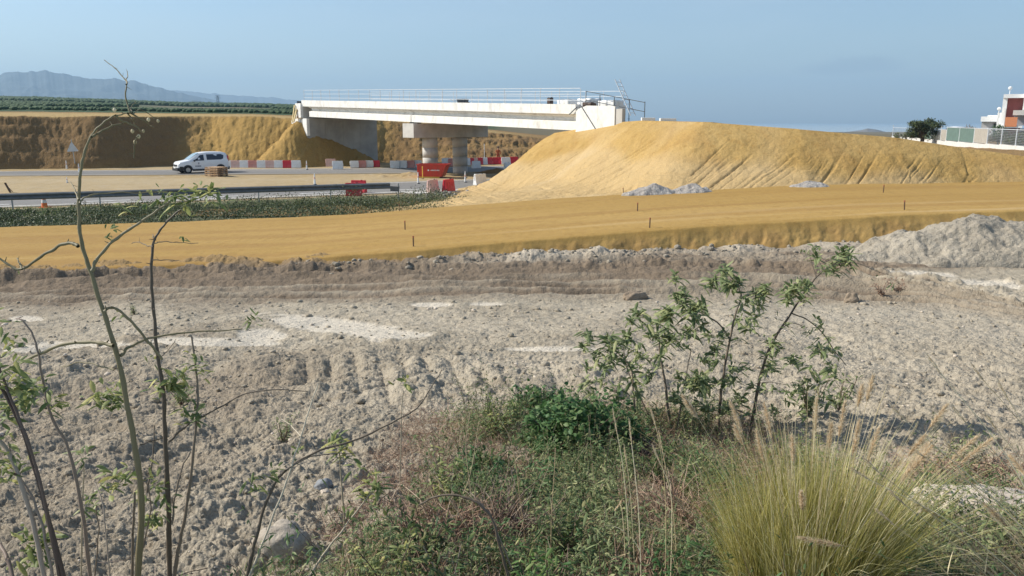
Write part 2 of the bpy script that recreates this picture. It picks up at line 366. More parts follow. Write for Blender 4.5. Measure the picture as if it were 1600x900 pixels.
def pad(X, Y, detail=True):
    z0 = np.interp(X, pz_x, pz_z); fy = np.interp(X, pf_x, pf_y)+.12*gn(X*.35, X*0, 201)+.05*gn(X*1.3, X*0, 203); by = np.interp(X, pb_x, pb_y)+.35*gn(X*.3, X*0, 202)
    v = Y-fy
    z = z0 + .02*fbm(X*.25, Y, .5, 2, 210)
    f = np.maximum(0, -v); b = np.maximum(0, Y-by)
    z = z - .95*f - .6*b - .25*ss(.25, -.1, v)*.2
    if detail:
        bat = ss(0, .3, f)*ss(2.2, 1.2, f)
        gull = np.abs(gn(X*1.9+.5*f, f*.35, 220)); gull2 = gn(X*4.1+.8*f, f*.6, 221)
        z = z + bat*(-.035*(1-gull*1.6)*ss(0, .6, f) + .022*gull2 + .05*fbm(X, f*1.5, 1.6, 4, 224, .6)*ss(0,.4,f) + .10*clods(X, Y, .22, 222, .4))
        flat = 1-bat
        for off, w, dp in ((1.4,.3,.014),(3.2,.3,.014),(4.6,.35,.02),(6.6,.3,.016),(8.2,.35,.016),(2.3,.2,.01)):
            z = z - flat*dp*np.exp(-((v-off-.3*gn(X*.08, X*0+off, 230))/w)**4)*(1+.12*np.sign(np.sin(X*22)))*ss(-.3,.3,gn(X*.15,X*0+off,232))
        z = z + flat*.006*fbm(X*.35, Y*2, 3, 3, 231)
    stripe = ss(.0, .6, gn(X*.04, v*.9, 240)); stripe2 = ss(.1, .7, gn(X*.06+3, v*1.3, 241))
    bt = ss(.0, .35, f)
    m = np.stack([np.clip(.45*stripe*(1-bt)+.55*bt*ss(-.1,.5,fbm(X*1.2, f*1.2, .8, 3, 243)), 0, 1), np.clip(.5*stripe2*(1-bt)*ss(5,.5,v) + .18*bt, 0, 1), 0*X], -1)
    return z, m
Lp = [(2.75,52.9,3.8),(6.4,48.3,4.5)]+[tuple(P(*a)) for a in ((1000,185,45.2),(1100,187,40.2),(1250,198,38.5),(1400,211,38.0),(1500,226,37.5),(1600,240,36.6))]+[(32,34.6,2.2),(45,30.5,1.8)]
EU = np.array((.62,-.775)); EN = np.array((.775,.62))
def gprof(d): return np.where(d < 4.3, .74*d, 3.182+.35*(1-np.exp(-(d-4.3)*1.3))+.105*(d-4.3))
def emb(X, Y, detail=True):
    best = np.full(np.shape(X), 1e9); zl = np.zeros(np.shape(X)); sgn = np.zeros(np.shape(X)); par = np.zeros(np.shape(X)); acc = 0
    for (x0,y0,z0), (x1,y1,z1) in zip(Lp[:-1], Lp[1:]):
        dx, dy = x1-x0, y1-y0; L2 = dx*dx+dy*dy
        t = np.clip(((X-x0)*dx+(Y-y0)*dy)/L2, 0, 1); qx = X-x0-t*dx; qy = Y-y0-t*dy; d = np.hypot(qx, qy)
        m = d < best; best = np.where(m, d, best); zl = np.where(m, z0+t*(z1-z0), zl); sgn = np.where(m, np.sign(dx*qy-dy*qx), sgn)
        par = np.where(m, acc+t*math.sqrt(L2), par); acc += math.sqrt(L2)
    inside = sgn > 0
    a = (X-Lp[0][0])*EU[0]+(Y-Lp[0][1])*EU[1]; b = (X-Lp[0][0])*EN[0]+(Y-Lp[0][1])*EN[1]
    dout = np.where(inside, np.maximum(0, best-7), best)
    endm = a < 0
    dend = np.hypot(a, np.maximum(0, np.maximum(-b, b-8)))
    dout = np.where(endm, dend, dout); zl = np.where(endm, Lp[0][2], zl); inside = inside & ~endm & (best < 7); zl = zl - np.where(inside, np.maximum(0, best-.8)*.07, 0) - np.where((sgn > 0) & (best >= 7) & ~endm, .43, 0)
    dn = .25*gn(X*.25, Y*.25, 300)
    dd = np.maximum(0, dout+dn*ss(0, 1.5, dout)+.0)
    z = zl - gprof(dd)
    z = z - .12*np.exp(-(dout/.5)**2)   # rounded shoulder
    if detail:
        # grooves running diagonally down the face
        s = (X*.86+Y*.5); 
        w = ss(.4, 1.6, dout)
        g1 = gn(par*1.1-dout*.9, dout*.22, 310); g2 = gn(par*2.7-dout*2.0, dout*.4, 311)
        gash = np.clip(g1-.25, 0, 1)*1.2
        gr = np.abs(gn(par*1.3+dout*.95, dout*.13+par*.1, 316)); gr2 = np.abs(gn(par*2.9+dout*2.1, dout*.2, 317)); lo = ss(1.2, 2.6, dout+.6*gn(par*.2, dout*0, 318)); z = z - w*(.085*ss(.13, 0, gr)*(.2+.8*lo)*ss(-.35,.25,gn(par*.35+4, dout*.35, 329)) + .045*ss(.2, 0, gr2)*lo*ss(-.2,.4,gn(par*.4, dout*.4, 319))) - .10*lo*ss(24,6,X); z = z + w*(.010*g2 + .05*fbm(X, Y, .8, 4, 313, .5) + .05*clods(X, Y, .5, 314, .12) + .10*clods(X, Y, .2, 315, .22))
    low = ss(1.9, 2.8, dout+.5*gn(X*.3, Y*.3, 320))*(~inside)
    m = np.stack([np.clip(.22*ss(-.1, .6, fbm(X*.5, Y*.5, .6, 3, 321))*ss(-5, 20, X) + .25*ss(.1, .6, gn(par*1.1-dout*.9, dout*.22, 310)), 0, 1), np.clip(.6*low+.3*ss(.1, .7, gn(X*.3, Y*.4, 322)), 0, 1), 0*X], -1)
    return z, m
ct = [(-900,64,68,4.5),(-300,71,74.5,4.7),(0,75,78.6,4.85),(150,77,80.5,4.9),(270,81,85,4.95),(330,81.5,87,5.0),(400,80.6,86,4.95),(470,80.6,84.5,4.7),(520,84,90,4.7),(600,87.5,94,4.6),(700,87,95,3.75),(750,86,97,3.3),(860,84,101,2.3),
      (960,78,96,2.1),(1060,60,72,2.0),(1150,46,54,1.95),(1450,43,50,1.98),(1600,42,48,2.36),(2400,40,46,2.5)]
ct_t = [tpx(a[0]) for a in ct]
sky_t = [tpx(a) for a in (-600,0,60,130,220,300,380,450,560,700,820,950,1200,2200)]
sky_e = [K(y)[1]/K(y)[0] for y in (152,153,154,157,160,163.5,164.5,166,172,182,197,206,209,210)]
def cut(X, Y, detail=True):
    T = X/Y
    t0 = np.interp(T, ct_t, [a[1] for a in ct]); c0 = np.interp(T, ct_t, [a[2] for a in ct]); zc = np.interp(T, ct_t, [a[3] for a in ct])
    wob = .7*gn(X*.16, X*0, 400)
    q = np.clip((Y-t0-wob*ss(-5,-30,X))/(c0-t0), 0, None); qq = np.clip(q, 0, 1)
    face = qq**.85
    z = -.25 + (zc+.25)*np.where(q < 1, face, 1)
    e = np.interp(T, sky_t, sky_e)
    far = ss(0, 1, np.clip((Y-c0)/(900-c0), 0, 1))
    zs = CZ+e*900
    lin = np.clip((Y-c0)/(900-c0), 0, 1)
    z = z + (zs-zc)*(.75*lin**1.15+.25*lin)*(q >= 1)
    # spill cone in front of the far abutment
    a = (X+21.6)*EU[0]+(Y-82.4)*EU[1]; b = (X+21.6)*EN[0]+(Y-82.4)*EN[1]
    cone = 4.55 - np.hypot(np.maximum(a, 0)*1.35, np.where(b > 0, b*.47, b*.9))
    cone = np.where(a > -.6, cone, -9)
    z = np.maximum(z, np.where(Y < 95, cone, -9))
    onface = ss(.02, .12, q)*ss(1.08, .9, q) + (cone > z-.01)*1.0
    onface = np.clip(onface, 0, 1)
    if detail:
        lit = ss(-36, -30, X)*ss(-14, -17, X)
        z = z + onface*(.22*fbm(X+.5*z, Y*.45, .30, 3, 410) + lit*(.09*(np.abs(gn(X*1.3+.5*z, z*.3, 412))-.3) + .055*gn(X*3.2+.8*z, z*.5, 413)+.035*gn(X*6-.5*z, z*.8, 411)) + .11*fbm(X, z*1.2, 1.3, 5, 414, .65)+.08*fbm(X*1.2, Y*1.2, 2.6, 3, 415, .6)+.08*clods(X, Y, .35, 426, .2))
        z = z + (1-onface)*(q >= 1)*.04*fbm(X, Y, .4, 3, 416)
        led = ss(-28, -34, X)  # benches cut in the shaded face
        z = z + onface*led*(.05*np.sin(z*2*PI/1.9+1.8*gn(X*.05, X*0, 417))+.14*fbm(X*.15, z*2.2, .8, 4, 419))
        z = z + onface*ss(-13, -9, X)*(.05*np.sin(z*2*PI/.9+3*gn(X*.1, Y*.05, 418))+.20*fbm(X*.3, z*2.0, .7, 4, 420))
    m = np.stack([onface*np.clip(ss(-28, -38, X)*.65+.6*ss(-14, -11, X)*ss(-.2, .4, gn(X*.15, z*1.6, 421)), 0, 1),  # shade of the left face painted darker into the soil colour
                  np.clip(onface*ss(-36, -31, X)*ss(-12, -16, X)*.8, 0, 1),  # sunlight on the mound painted as a brighter soil tint
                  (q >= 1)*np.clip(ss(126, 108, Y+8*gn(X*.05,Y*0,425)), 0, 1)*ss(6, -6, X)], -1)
    return z, m
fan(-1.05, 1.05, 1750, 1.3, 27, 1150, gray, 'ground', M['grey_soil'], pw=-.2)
fan(-.9, .9, 1500, 18.3, 37, 420, pad, 'graded_track', M['orange_soil'])
fan(-.2, .95, 1150, 30, 62, 620, emb, 'embankment', M['fill_soil'])
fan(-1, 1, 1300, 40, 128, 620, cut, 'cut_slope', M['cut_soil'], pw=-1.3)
def valley(X, Y):
    n1, n2 = (np.interp(X, RN_x, RN_a), np.interp(X, RN_x, RN_b)); f1, f2 = (np.interp(X, RF_x, RF_a), np.interp(X, RF_x, RF_b))
    d = np.minimum(np.maximum(np.maximum(n1-Y, Y-n2), 0), np.maximum(np.maximum(f1-Y, Y-f2), 0))
    w = ss(.3, 1.6, d)
    z = -.03 + w*(.05*fbm(X, Y, .35, 3, 500)+.05) + w*.30*ss(.1,.7,fbm(X, Y, .5, 3, 505))*ss(-16, -8, X)*ss(60, 66, Y)*ss(-3,-8,X)*.6
    z = z - .35*ss(1.0, 4, n1-Y)*ss(10, 0, X)
    m = np.stack([ss(.2, 1.5, n1-Y), 0*X, 0*X], -1)
    return z, m
RN_x = [-60,-31.5,-26.7,-20,-7,-1.2,2,10,30,45]
RN_a = [27,39.4,41.5,44.4,50.3,53.3,54.6,60,72,81]; RN_b = [35,47.5,50.5,54,60.8,63.6,65,70.5,83,92]
RF_x = [-90,-60,-43,-21,-9,3,20,45]
RF_a = [55,62,66.4,68.6,69.9,73.5,82,96]; RF_b = [62,69,73.6,77,78.6,83,93,108]
fan(-1, .75, 700, 27, 110, 420, valley, 'median_ground', M['median_soil'], pw=-1)
def ribbon_road(name, xs, a, b, mat, z=.004, n=120, **kw):
    X = np.linspace(xs[0], xs[-1], n); A = np.interp(X, xs, a); B = np.interp(X, xs, b); kk = 14
    V = np.stack([np.stack([X, A+(B-A)*t, X*0+z], -1) for t in np.linspace(0, 1, kk)], 1).reshape(-1, 3)
    i = np.arange(n-1)[:, None]*kk; j = np.arange(kk-1)[None]
    Fq = np.stack([i+j, i+kk+j, i+kk+j+1, i+j+1], -1).reshape(-1, 4)
    d = np.abs(np.linspace(-1, 1, kk))**6
    mk = np.zeros((n*kk, 3)); mk[:, 0] = np.tile(d*.9, n)*(.5+.5*ss(-.4, .4, gn(V[:, 0]*.3, V[:, 1]*.3, 3)))
    return tag(np_mesh(name, V, Fq, mat, True, {'mk': mk}), kind='structure')
ribbon_road('near_road', RN_x, RN_a, RN_b, M['asphalt'])
ribbon_road('far_road', RF_x, RF_a, RF_b, M['asphalt'])
def off(xs, a, b, f0, f1): a = np.array(a, float); b = np.array(b, float); return a+(b-a)*f0, a+(b-a)*f1
for nm, xs, a, b, f0, f1 in (('edge_line', RN_x, RN_a, RN_b, .075, .10), ('edge_line', RN_x, RN_a, RN_b, .90, .92), ('edge_line', RF_x, RF_a, RF_b, .92, .94)):
    u, v = off(xs, a, b, f0, f1); ribbon_road(nm, xs, u, v, M['paint'], .009)
# lane dashes on the near road
for k in range(7):
    x0 = -29.5+k*5.4; x1 = x0+2.2; xs = np.linspace(x0, x1, 4)
    A = np.interp(xs, RN_x, RN_a); B = np.interp(xs, RN_x, RN_b)
    ribbon_road('lane_dash', xs, A+(B-A)*.22, A+(B-A)*.245, M['paint'], .009, n=6)
# concrete strip on the near shoulder past the rail end
xs = np.array([-6.8,-4,-1.2,1.0]); A = np.interp(xs, RN_x, RN_a)
ribbon_road('shoulder', xs, A-1.0, A+.35, M['pale_slab'], .013, n=20)
# far land
def plain(X, Y):
    T = X/Y; e = np.interp(T, sky_t, sky_e)
    z1 = cut(X, np.full_like(Y, 168.0), False)[0]
    zc = np.interp(T, ct_t, [a[3] for a in ct]); c0 = np.interp(T, ct_t, [a[2] for a in ct])
    zs = CZ+e*900; lin = np.clip((Y-c0)/(900-c0), 0, 1); rs = ss(-.03, .0, T)*.85
    z = zc + (zs-zc)*(.75*lin**1.15+.25*lin)
    far = ss(900, 2600, Y); z = z*(1-far)+far*np.where(zs > 4, zs*.8, -30)
    z = z + 1.2*fbm(X, Y, .006, 3, 600)*ss(250, 600, Y)*ss(1500,900,Y)*.6
    pt = gn(X*.012, Y*.006, 610); 
    m = np.stack([ss(-.1, .15, pt)*(1-rs), np.maximum(rs, ss(.35, .45, gn(X*.01+5, Y*.02, 611))), ss(.3, .5, gn(X*.004, Y*.05, 612))*ss(300, 380, Y)*.6], -1)
    z = z - .12*ss(130, 122, Y)
    return z, m
M['plain'] = soil('plain_soil', (.075,.09,.045), (.11,.115,.06), (.05,.07,.03), .02, .15, .2, .05, 2, cm=((.045,.075,.03), (.16,.13,.08), (.20,.17,.11)))
fan(-1.1, 1.1, 700, 122, 3200, 420, plain, 'plain', M['plain'])
# distant mountains
def ridge(name, pts, D, depth, amp, seed, col):
    m = soil(name, col, tuple(c*1.25 for c in col), tuple(c*.8 for c in col), .0012, .004, .1, 1, .01)
    pxs = [tpx(p[0]) for p in pts]; zs = [CZ+K(p[1])[1]/K(p[1])[0]*D for p in pts]
    def fn(X, Y):
        T = X/Y; zt = np.interp(T, pxs, zs)
        q = (Y-(D-depth))/depth
        base = -28
        prof = np.where(q < 1, np.clip(q, 0, 1)**1.25, np.clip(1-(q-1)*.8, 0, 1))
        rd = np.abs(fbm(X, Y*.8, 1/800, 5, seed, .55))
        z = base + (zt-base)*prof - amp*rd*np.clip(1.0-prof, 0, 1)*prof*1.9 + amp*.10*fbm(T*D, T*0, 1/130, 4, seed+3)*prof
        return z
    fan(pxs[0], pxs[-1], 700, D-depth, D+depth*.9, 150, fn, name, m)
ridge('mountains', [(-420,150),(-200,128),(-60,124),(0,117),(40,111),(80,110),(108,114),(140,121),(160,123),(185,122),(205,126),(216,126),(240,133),(262,139),(290,145),(320,152),(350,158),(400,166),(520,176),(620,190)], 5600, 1900, 150, 700, (.07,.085,.09))
ridge('mountains', [(-200,150),(100,140),(235,138),(290,142),(340,146),(370,149),(400,151),(430,152),(470,157),(540,168),(640,180),(760,192)], 8200, 1200, 100, 720, (.12,.13,.13))
ridge('hill', [(270,166),(290,160),(305,157),(318,158),(340,164),(370,168)], 3000, 260, 12, 740, (.06,.07,.055))
ridge('hill', [(1290,209),(1325,206),(1345,203.5),(1356,200.5),(1368,202),(1385,206),(1400,209),(1420,212)], 2400, 260, 6, 750, (.16,.14,.12))
# sea / base sheet to the horizon
m, nt, pr = newmat('sea_water'); pr.inputs['Base Color'].default_value = (.30,.38,.43,1); pr.inputs['Roughness'].default_value = .9
MB().face([(-16000,-300,-26),(16000,-300,-26),(16000,12500,-26),(-16000,12500,-26)]).build('sea', m)
bpy.data.objects['sea']['kind'] = 'structure'
# ------------------------------------------------------------ overpass (built in its own frame: x along the deck, y across, z up)
A0 = Vector((-20.9, 82, 0)); ang = math.atan2(-.775, .62)
LEN = 39.9; SPAN = 19.9
def bz(s): return 6.50 - .0262*s      # top of the edge beam
BR = empty('overpass', A0, ang, 'unfinished concrete overpass with a white edge beam spanning the road', 'bridge')
def bprism(name, sec, s0, s1, mat, zf=bz, parent=None):   # sec: (across, height relative to zf); local y negative of EN -> use y = -b
    b = MB(); n = len(sec)
    v0 = [b.bm.verts.new((s0, y, zf(s0)+z)) for y, z in sec]; v1 = [b.bm.verts.new((s1, y, zf(s1)+z)) for y, z in sec]
    b.bm.faces.new(v0); b.bm.faces.new(v1[::-1])
    for i in range(n): b.bm.faces.new((v0[i], v1[i], v1[(i+1)%n], v0[(i+1)%n]))
    return b
# rotation by ang turns local +y into (.775,.62): across, away from the camera
for side in (0, 1):
    b = MB(); k = 0; s = -.55
    SE = LEN-.1-3.3*side
    while s < SE-.1:
        e = min(s+1.98, SE)
        sec = [(0,0),(.42,0),(.42,-.30),(.30,-.60),(.02,-.60)]
        if side: sec = [(8-y, z) for y, z in sec]
        v0 = [b.bm.verts.new((s, y, bz(s)+z)) for y, z in sec]; v1 = [b.bm.verts.new((e, y, bz(e)+z)) for y, z in sec]
        b.bm.faces.new(v0); b.bm.faces.new(v1[::-1])
        for i in range(5): b.bm.faces.new((v0[i], v1[i], v1[(i+1)%5], v0[(i+1)%5]))
        s = e+.02
    b.build('edge_beam', M['conc_white'], BR)
b = bprism('d', [(.32,-.34),(7.68,-.34),(7.68,-.56),(.32,-.56)], -.4, LEN-.05, None)
for v in b.bm.verts:
    if v.co.x > LEN-1 and v.co.y > 4: v.co.z += .0262*3.35; v.co.x -= 3.35
b.build('deck_slab', M['conc'], BR)
gsec = [(-.42,-.60),(.42,-.60),(.42,-.70),(.12,-.80),(.12,-1.0),(.40,-1.10),(.40,-1.60),(-.40,-1.60),(-.40,-1.08),(-.12,-1.0),(-.12,-.80),(-.42,-.70)]
for gy in (.68, 2.9, 5.1, 7.3):
    for s0, s1 in ((.55, SPAN-.03), (SPAN+.03, LEN-.3-max(0, gy-1)*.45)):
        bprism('g', [(gy+y, z-.004) for y, z in gsec], s0, s1, None).build('girder', M['conc_white' if gy < 1 else 'conc'], BR)
# pier: cap and two columns
pz = bz(SPAN)-1.72
b = MB(); b.box((SPAN-.85, -.05, pz-1.15), (SPAN+.85, 7.5, pz), bev=.02); b.build('pier_cap', M['conc'], BR)
for gy in (.68, 2.9, 5.1, 7.0):
    b = MB(); b.box((SPAN-.5, gy-.25, pz-.0), (SPAN-.15, gy+.25, pz+.115)); b.box((SPAN+.15, gy-.25, pz), (SPAN+.5, gy+.25, pz+.115)); b.build('bearing', M['black'], BR)
M['column'] = simple('column_concrete', (.50,.48,.44), .85, var=.12, scale=1.0, dirt=(.36,.34,.31), bump=.2)
for y in (2.05, 5.1):
    b = MB(); zb = pz-1.15
    for q in range(4):
        z0 = -.2+(zb+.2)*q/4; z1 = -.2+(zb+.2)*(q+1)/4
        b.cyl((SPAN, y, z0+.008), (SPAN, y, z1-.008), .64, seg=40)
    b.cyl((SPAN, y, -.2), (SPAN, y, zb), .63, seg=40)
    o = b.build('column', M['column'], BR)
    for p in o.data.polygons: p.use_smooth = abs(p.normal.z) < .5
# far abutment wall, back wall and wing
b = MB()
for k in range(4): b.box((-.9, .0+k*1.99, -.3), (.45, 1.975+k*1.99, bz(0)-1.78))
b.box((-.85, .05, -.3), (.42, 7.9, bz(0)-1.80)); b.build('abutment_wall', M['conc_dark'], BR)
b = MB(); b.box((-1.0, .1, bz(0)-1.775), (-.45, 7.9, bz(0)-.62)); b.build('back_wall', M['conc'], BR)
b = MB(); b.prism([(-.42,-.02,3.0),(.5,-.02,3.0),(.5,-.02,bz(0)-1.79),(-.42,-.02,bz(0)-1.79)][::-1], (0,0,0), (0,.3,0)); b.build('bearing_shelf_cheek', M['conc_white'], BR)
b = MB(); b.box((-1.7, -.16, bz(0)-1.70), (-.5, .16, bz(0)-.28)); b.build('wing_wall', M['conc_white'], BR)
b = MB(); b.prism([(-3.0,-.1,4.2),(-.9,-.1,4.2),(-.9,-.1,4.72),(-1.9,-.1,4.72),(-3.0,-.1,4.5)][::-1], (0,0,0), (0,.5,0)); b.build('footing', M['conc_white'], BR)
# near abutment: bank seat and white wing wall
b = MB(); b.box((LEN-.25, .1, 2.2), (LEN+1.0, 3.2, bz(LEN)-1.72)); b.build('abutment_seat', M['conc'], BR)
w0 = LEN-.02; b = MB(); zt = bz(w0)-.06
xs_ = [w0, w0+.95, w0+1.9, w0+3.35]
for i in range(3):
    x0 = xs_[i]+.006; x1 = xs_[i+1]-.006
    zz = lambda x: zt+.0-(.03*(x-w0)) - (.28*max(0, 1-(x-w0)/.9))
    b.prism([(x0,-.04,2.6),(x1,-.04,2.6),(x1,-.04,zz(x1)),(x0,-.04,zz(x0))], (0,0,0), (0,.34,0))
b.build('wing_wall', M['conc_white'], BR)
b = MB(); b.box((w0+3.36, .02, 3.0), (w0+3.9, .30, zt-.25)); b.build('back_wall', M['conc'], BR)
b = MB(); b.bar((w0-.55, -.09, zt-.55), (w0+.15, -.09, zt-.1), .05, .05); b.bar((w0+.45, -.075, zt+.0), (w0+2.1, -.075, zt-1.75), .035, .035); b.build('brace', M['dark_metal'], BR)
def BW(s, y, z): # local to world
    c, sn = math.cos(ang), math.sin(ang); return Vector((A0.x+c*s-sn*y, A0.y+sn*s+c*y, z))
# ---- railings
def railing(name, s0, s1, y, zf, mat, label, step=1.9, h=.98, rails=(.98,.62,.25), r=.022, drop=0):
    root = empty(name, BW(s0, y, zf(s0)), ang, label, 'railing', 'site railings on the overpass')
    n = max(1, round((s1-s0)/step))
    for k in range(n+1):
        s = s0+(s1-s0)*k/n; z = zf(s)-zf(s0); b = MB(); b.cyl((s-s0, 0, z-drop), (s-s0+.03*math.sin(k*3.1), 0, z+h+.05*math.sin(k*5)), r*1.1, seg=6); b.box((s-s0-.05, -.05, z), (s-s0+.05, .05, z+.02)); b.build('post', mat, root)
    for q in rails:
        b = MB()
        for k in range(n):
            sa = s0+(s1-s0)*k/n; sb = s0+(s1-s0)*(k+1)/n
            b.bar((sa-s0, 0, zf(sa)-zf(s0)+q), (sb-s0, 0, zf(sb)-zf(s0)+q), r*1.7, r*1.7)
        b.build('rail', mat, root)
    return root
railing('site_railing', -.3, LEN+.1, .21, lambda s: bz(s), M['light_metal'], 'thin grey tube railing along the near edge of the overpass deck')
railing('site_railing', -.3, LEN-3.5, 7.8, lambda s: bz(s), M['light_metal'], 'thin grey tube railing along the far edge of the overpass deck')
railing('site_railing', LEN+.3, LEN+5.2, .5, lambda s: bz(s)-.28-.13*(s-LEN), M['dark_metal'], 'short dark railing sloping down beside the white wing wall', step=1.1, h=1.12, rails=(1.12,.6), drop=.9)
# ---- things on the deck
def deckz(s): return bz(s)-.34
s = 26.2; o = empty('wheelbarrow', BW(s, .95, deckz(s)+.0), ang+.4, 'dark wheelbarrow standing on the overpass deck behind the railing', 'wheelbarrow')
b = MB(); b.prism([(-.42,-.3,.62),(.42,-.3,.62),(.30,-.22,.30),(-.2,-.22,.30)], (0,0,0), (0,.6,0)); b.build('tray', M['dark_metal'], o)
b = MB(); b.cyl((.5,-.04,.2), (.5,.04,.2), .2, seg=16); b.build('wheel', M['tyre'], o)
b = MB()
for y in (-.25,.25): b.bar((.5,y*.3,.2), (-.2,y,.3), .03); b.bar((-.2,y,.3), (-.95,y,.6), .03); b.bar((-.2,y,.3), (-.25,y,0), .03)
b.build('frame', M['galv'], o)
def sheetbox(name, s0, s1, y0, y1, h, mat, label, cat, seed=0, group=None, z=None):
    root_z = deckz(s0) if z is None else z
    b = MB(); b.box((0,0,0), (s1-s0, y1-y0, h)); bmesh.ops.subdivide_edges(b.bm, edges=b.bm.edges[:], cuts=5, use_grid_fill=True)
    for v in b.bm.verts:
        if v.co.z > .02: v.co += Vector((gn(v.co.x*4+seed, v.co.y*4, 3), gn(v.co.x*4, v.co.y*4+seed, 4), gn(v.co.x*3+seed, v.co.y*3, 5)))*.07
    o = b.build(name, mat, None, True); o.location = BW(s0, y0, root_z); o.rotation_euler = (0, 0, ang); return tag(o, label, cat, group)
sheetbox('plastic_sheeting', 37.2, 38.3, .8, 1.6, .62, M['white'], 'white crumpled sheet bundle on the deck near the wing wall', 'sheet', 1, z=deckz(37)+.0)
sheetbox('plastic_sheeting', 39.0, 40.2, .9, 1.8, .68, M['white'], 'white wrapped bundle on the deck just above the brace', 'sheet', 2, z=deckz(39))
sheetbox('plastic_sheeting', 41.0, 42.4, .8, 1.6, .58, M['white'], 'long white wrapped bundle above the wing wall', 'sheet', 3, z=deckz(41))
sheetbox('timber_offcuts', 39.9, 40.7, .5, .9, .34, M['twig'], 'brown and grey timber offcuts piled on the wing wall', 'timber', 4, z=deckz(40)+.1)
sheetbox('sack', 36.3, 36.6, .7, 1.0, .72, M['twig'], 'dark brown sack standing on the deck edge behind the railing', 'sack', 5, z=deckz(36)+.0)
o = empty('ladder', BW(42.9, .45, 4.75), ang, 'light metal ladder leaning beside the end of the wing wall', 'ladder')
for y in (-.2, .2):
    b = MB(); b.bar((1.35, y, 0), (0, y, 2.1), .05, .03); b.build('side_rail', M['light_metal'], o)
for k in range(8): t = (k+.6)/8.2; MB().bar((1.35*(1-t), -.2, 2.1*t), (1.35*(1-t), .2, 2.1*t), .03).build('rung', M['light_metal'], o)
o = empty('form_timber_stack', P(467, 187, 83), .2, 'yellow and dark formwork timber leaning beside the far abutment', 'timber')
MB().bar((-.65,0,-.3), (-.35,.2,1.45), .14, .12).build('plank', M['wood_light'], o); MB().bar((-.5,-.2,-.2), (-.15,0,1.1), .18, .1).build('plank', M['wood_light'], o)
b = MB(); b.box((-.1,-.1,.35), (.42,.3,1.85)); b.build('shutter_panel', M['dark_metal'], o)
MB().bar((-.1,-.2,.9), (.4,-.2,.85), .08, .16).build('waler', M['wood'], o); MB().bar((-.2,-.2,.25), (.4,-.2,.3), .08, .2).build('waler', M['wood'], o)
for i, (x0, x1, py, Y, lb) in enumerate(((1003,1024,184,46,'short pale concrete kerb lying on the crest by the wing wall'),(1032,1057,185,44,'longer pale concrete kerb lying on the crest of the orange fill'))):
    a = P(x0, py, Y); c = P(x1, py+1, Y); z = float(emb(np.array([a.x]), np.array([float(Y)]), False)[0][0])
    b = MB(); b.box((0,0,-.12), (c.x-a.x, .35, .13), bev=.02); o = b.build('kerb_block', M['conc_white']); o.location = (a.x, Y, max(z, a.z-.12)); tag(o, lb, 'kerb', 'kerb blocks on the fill crest')
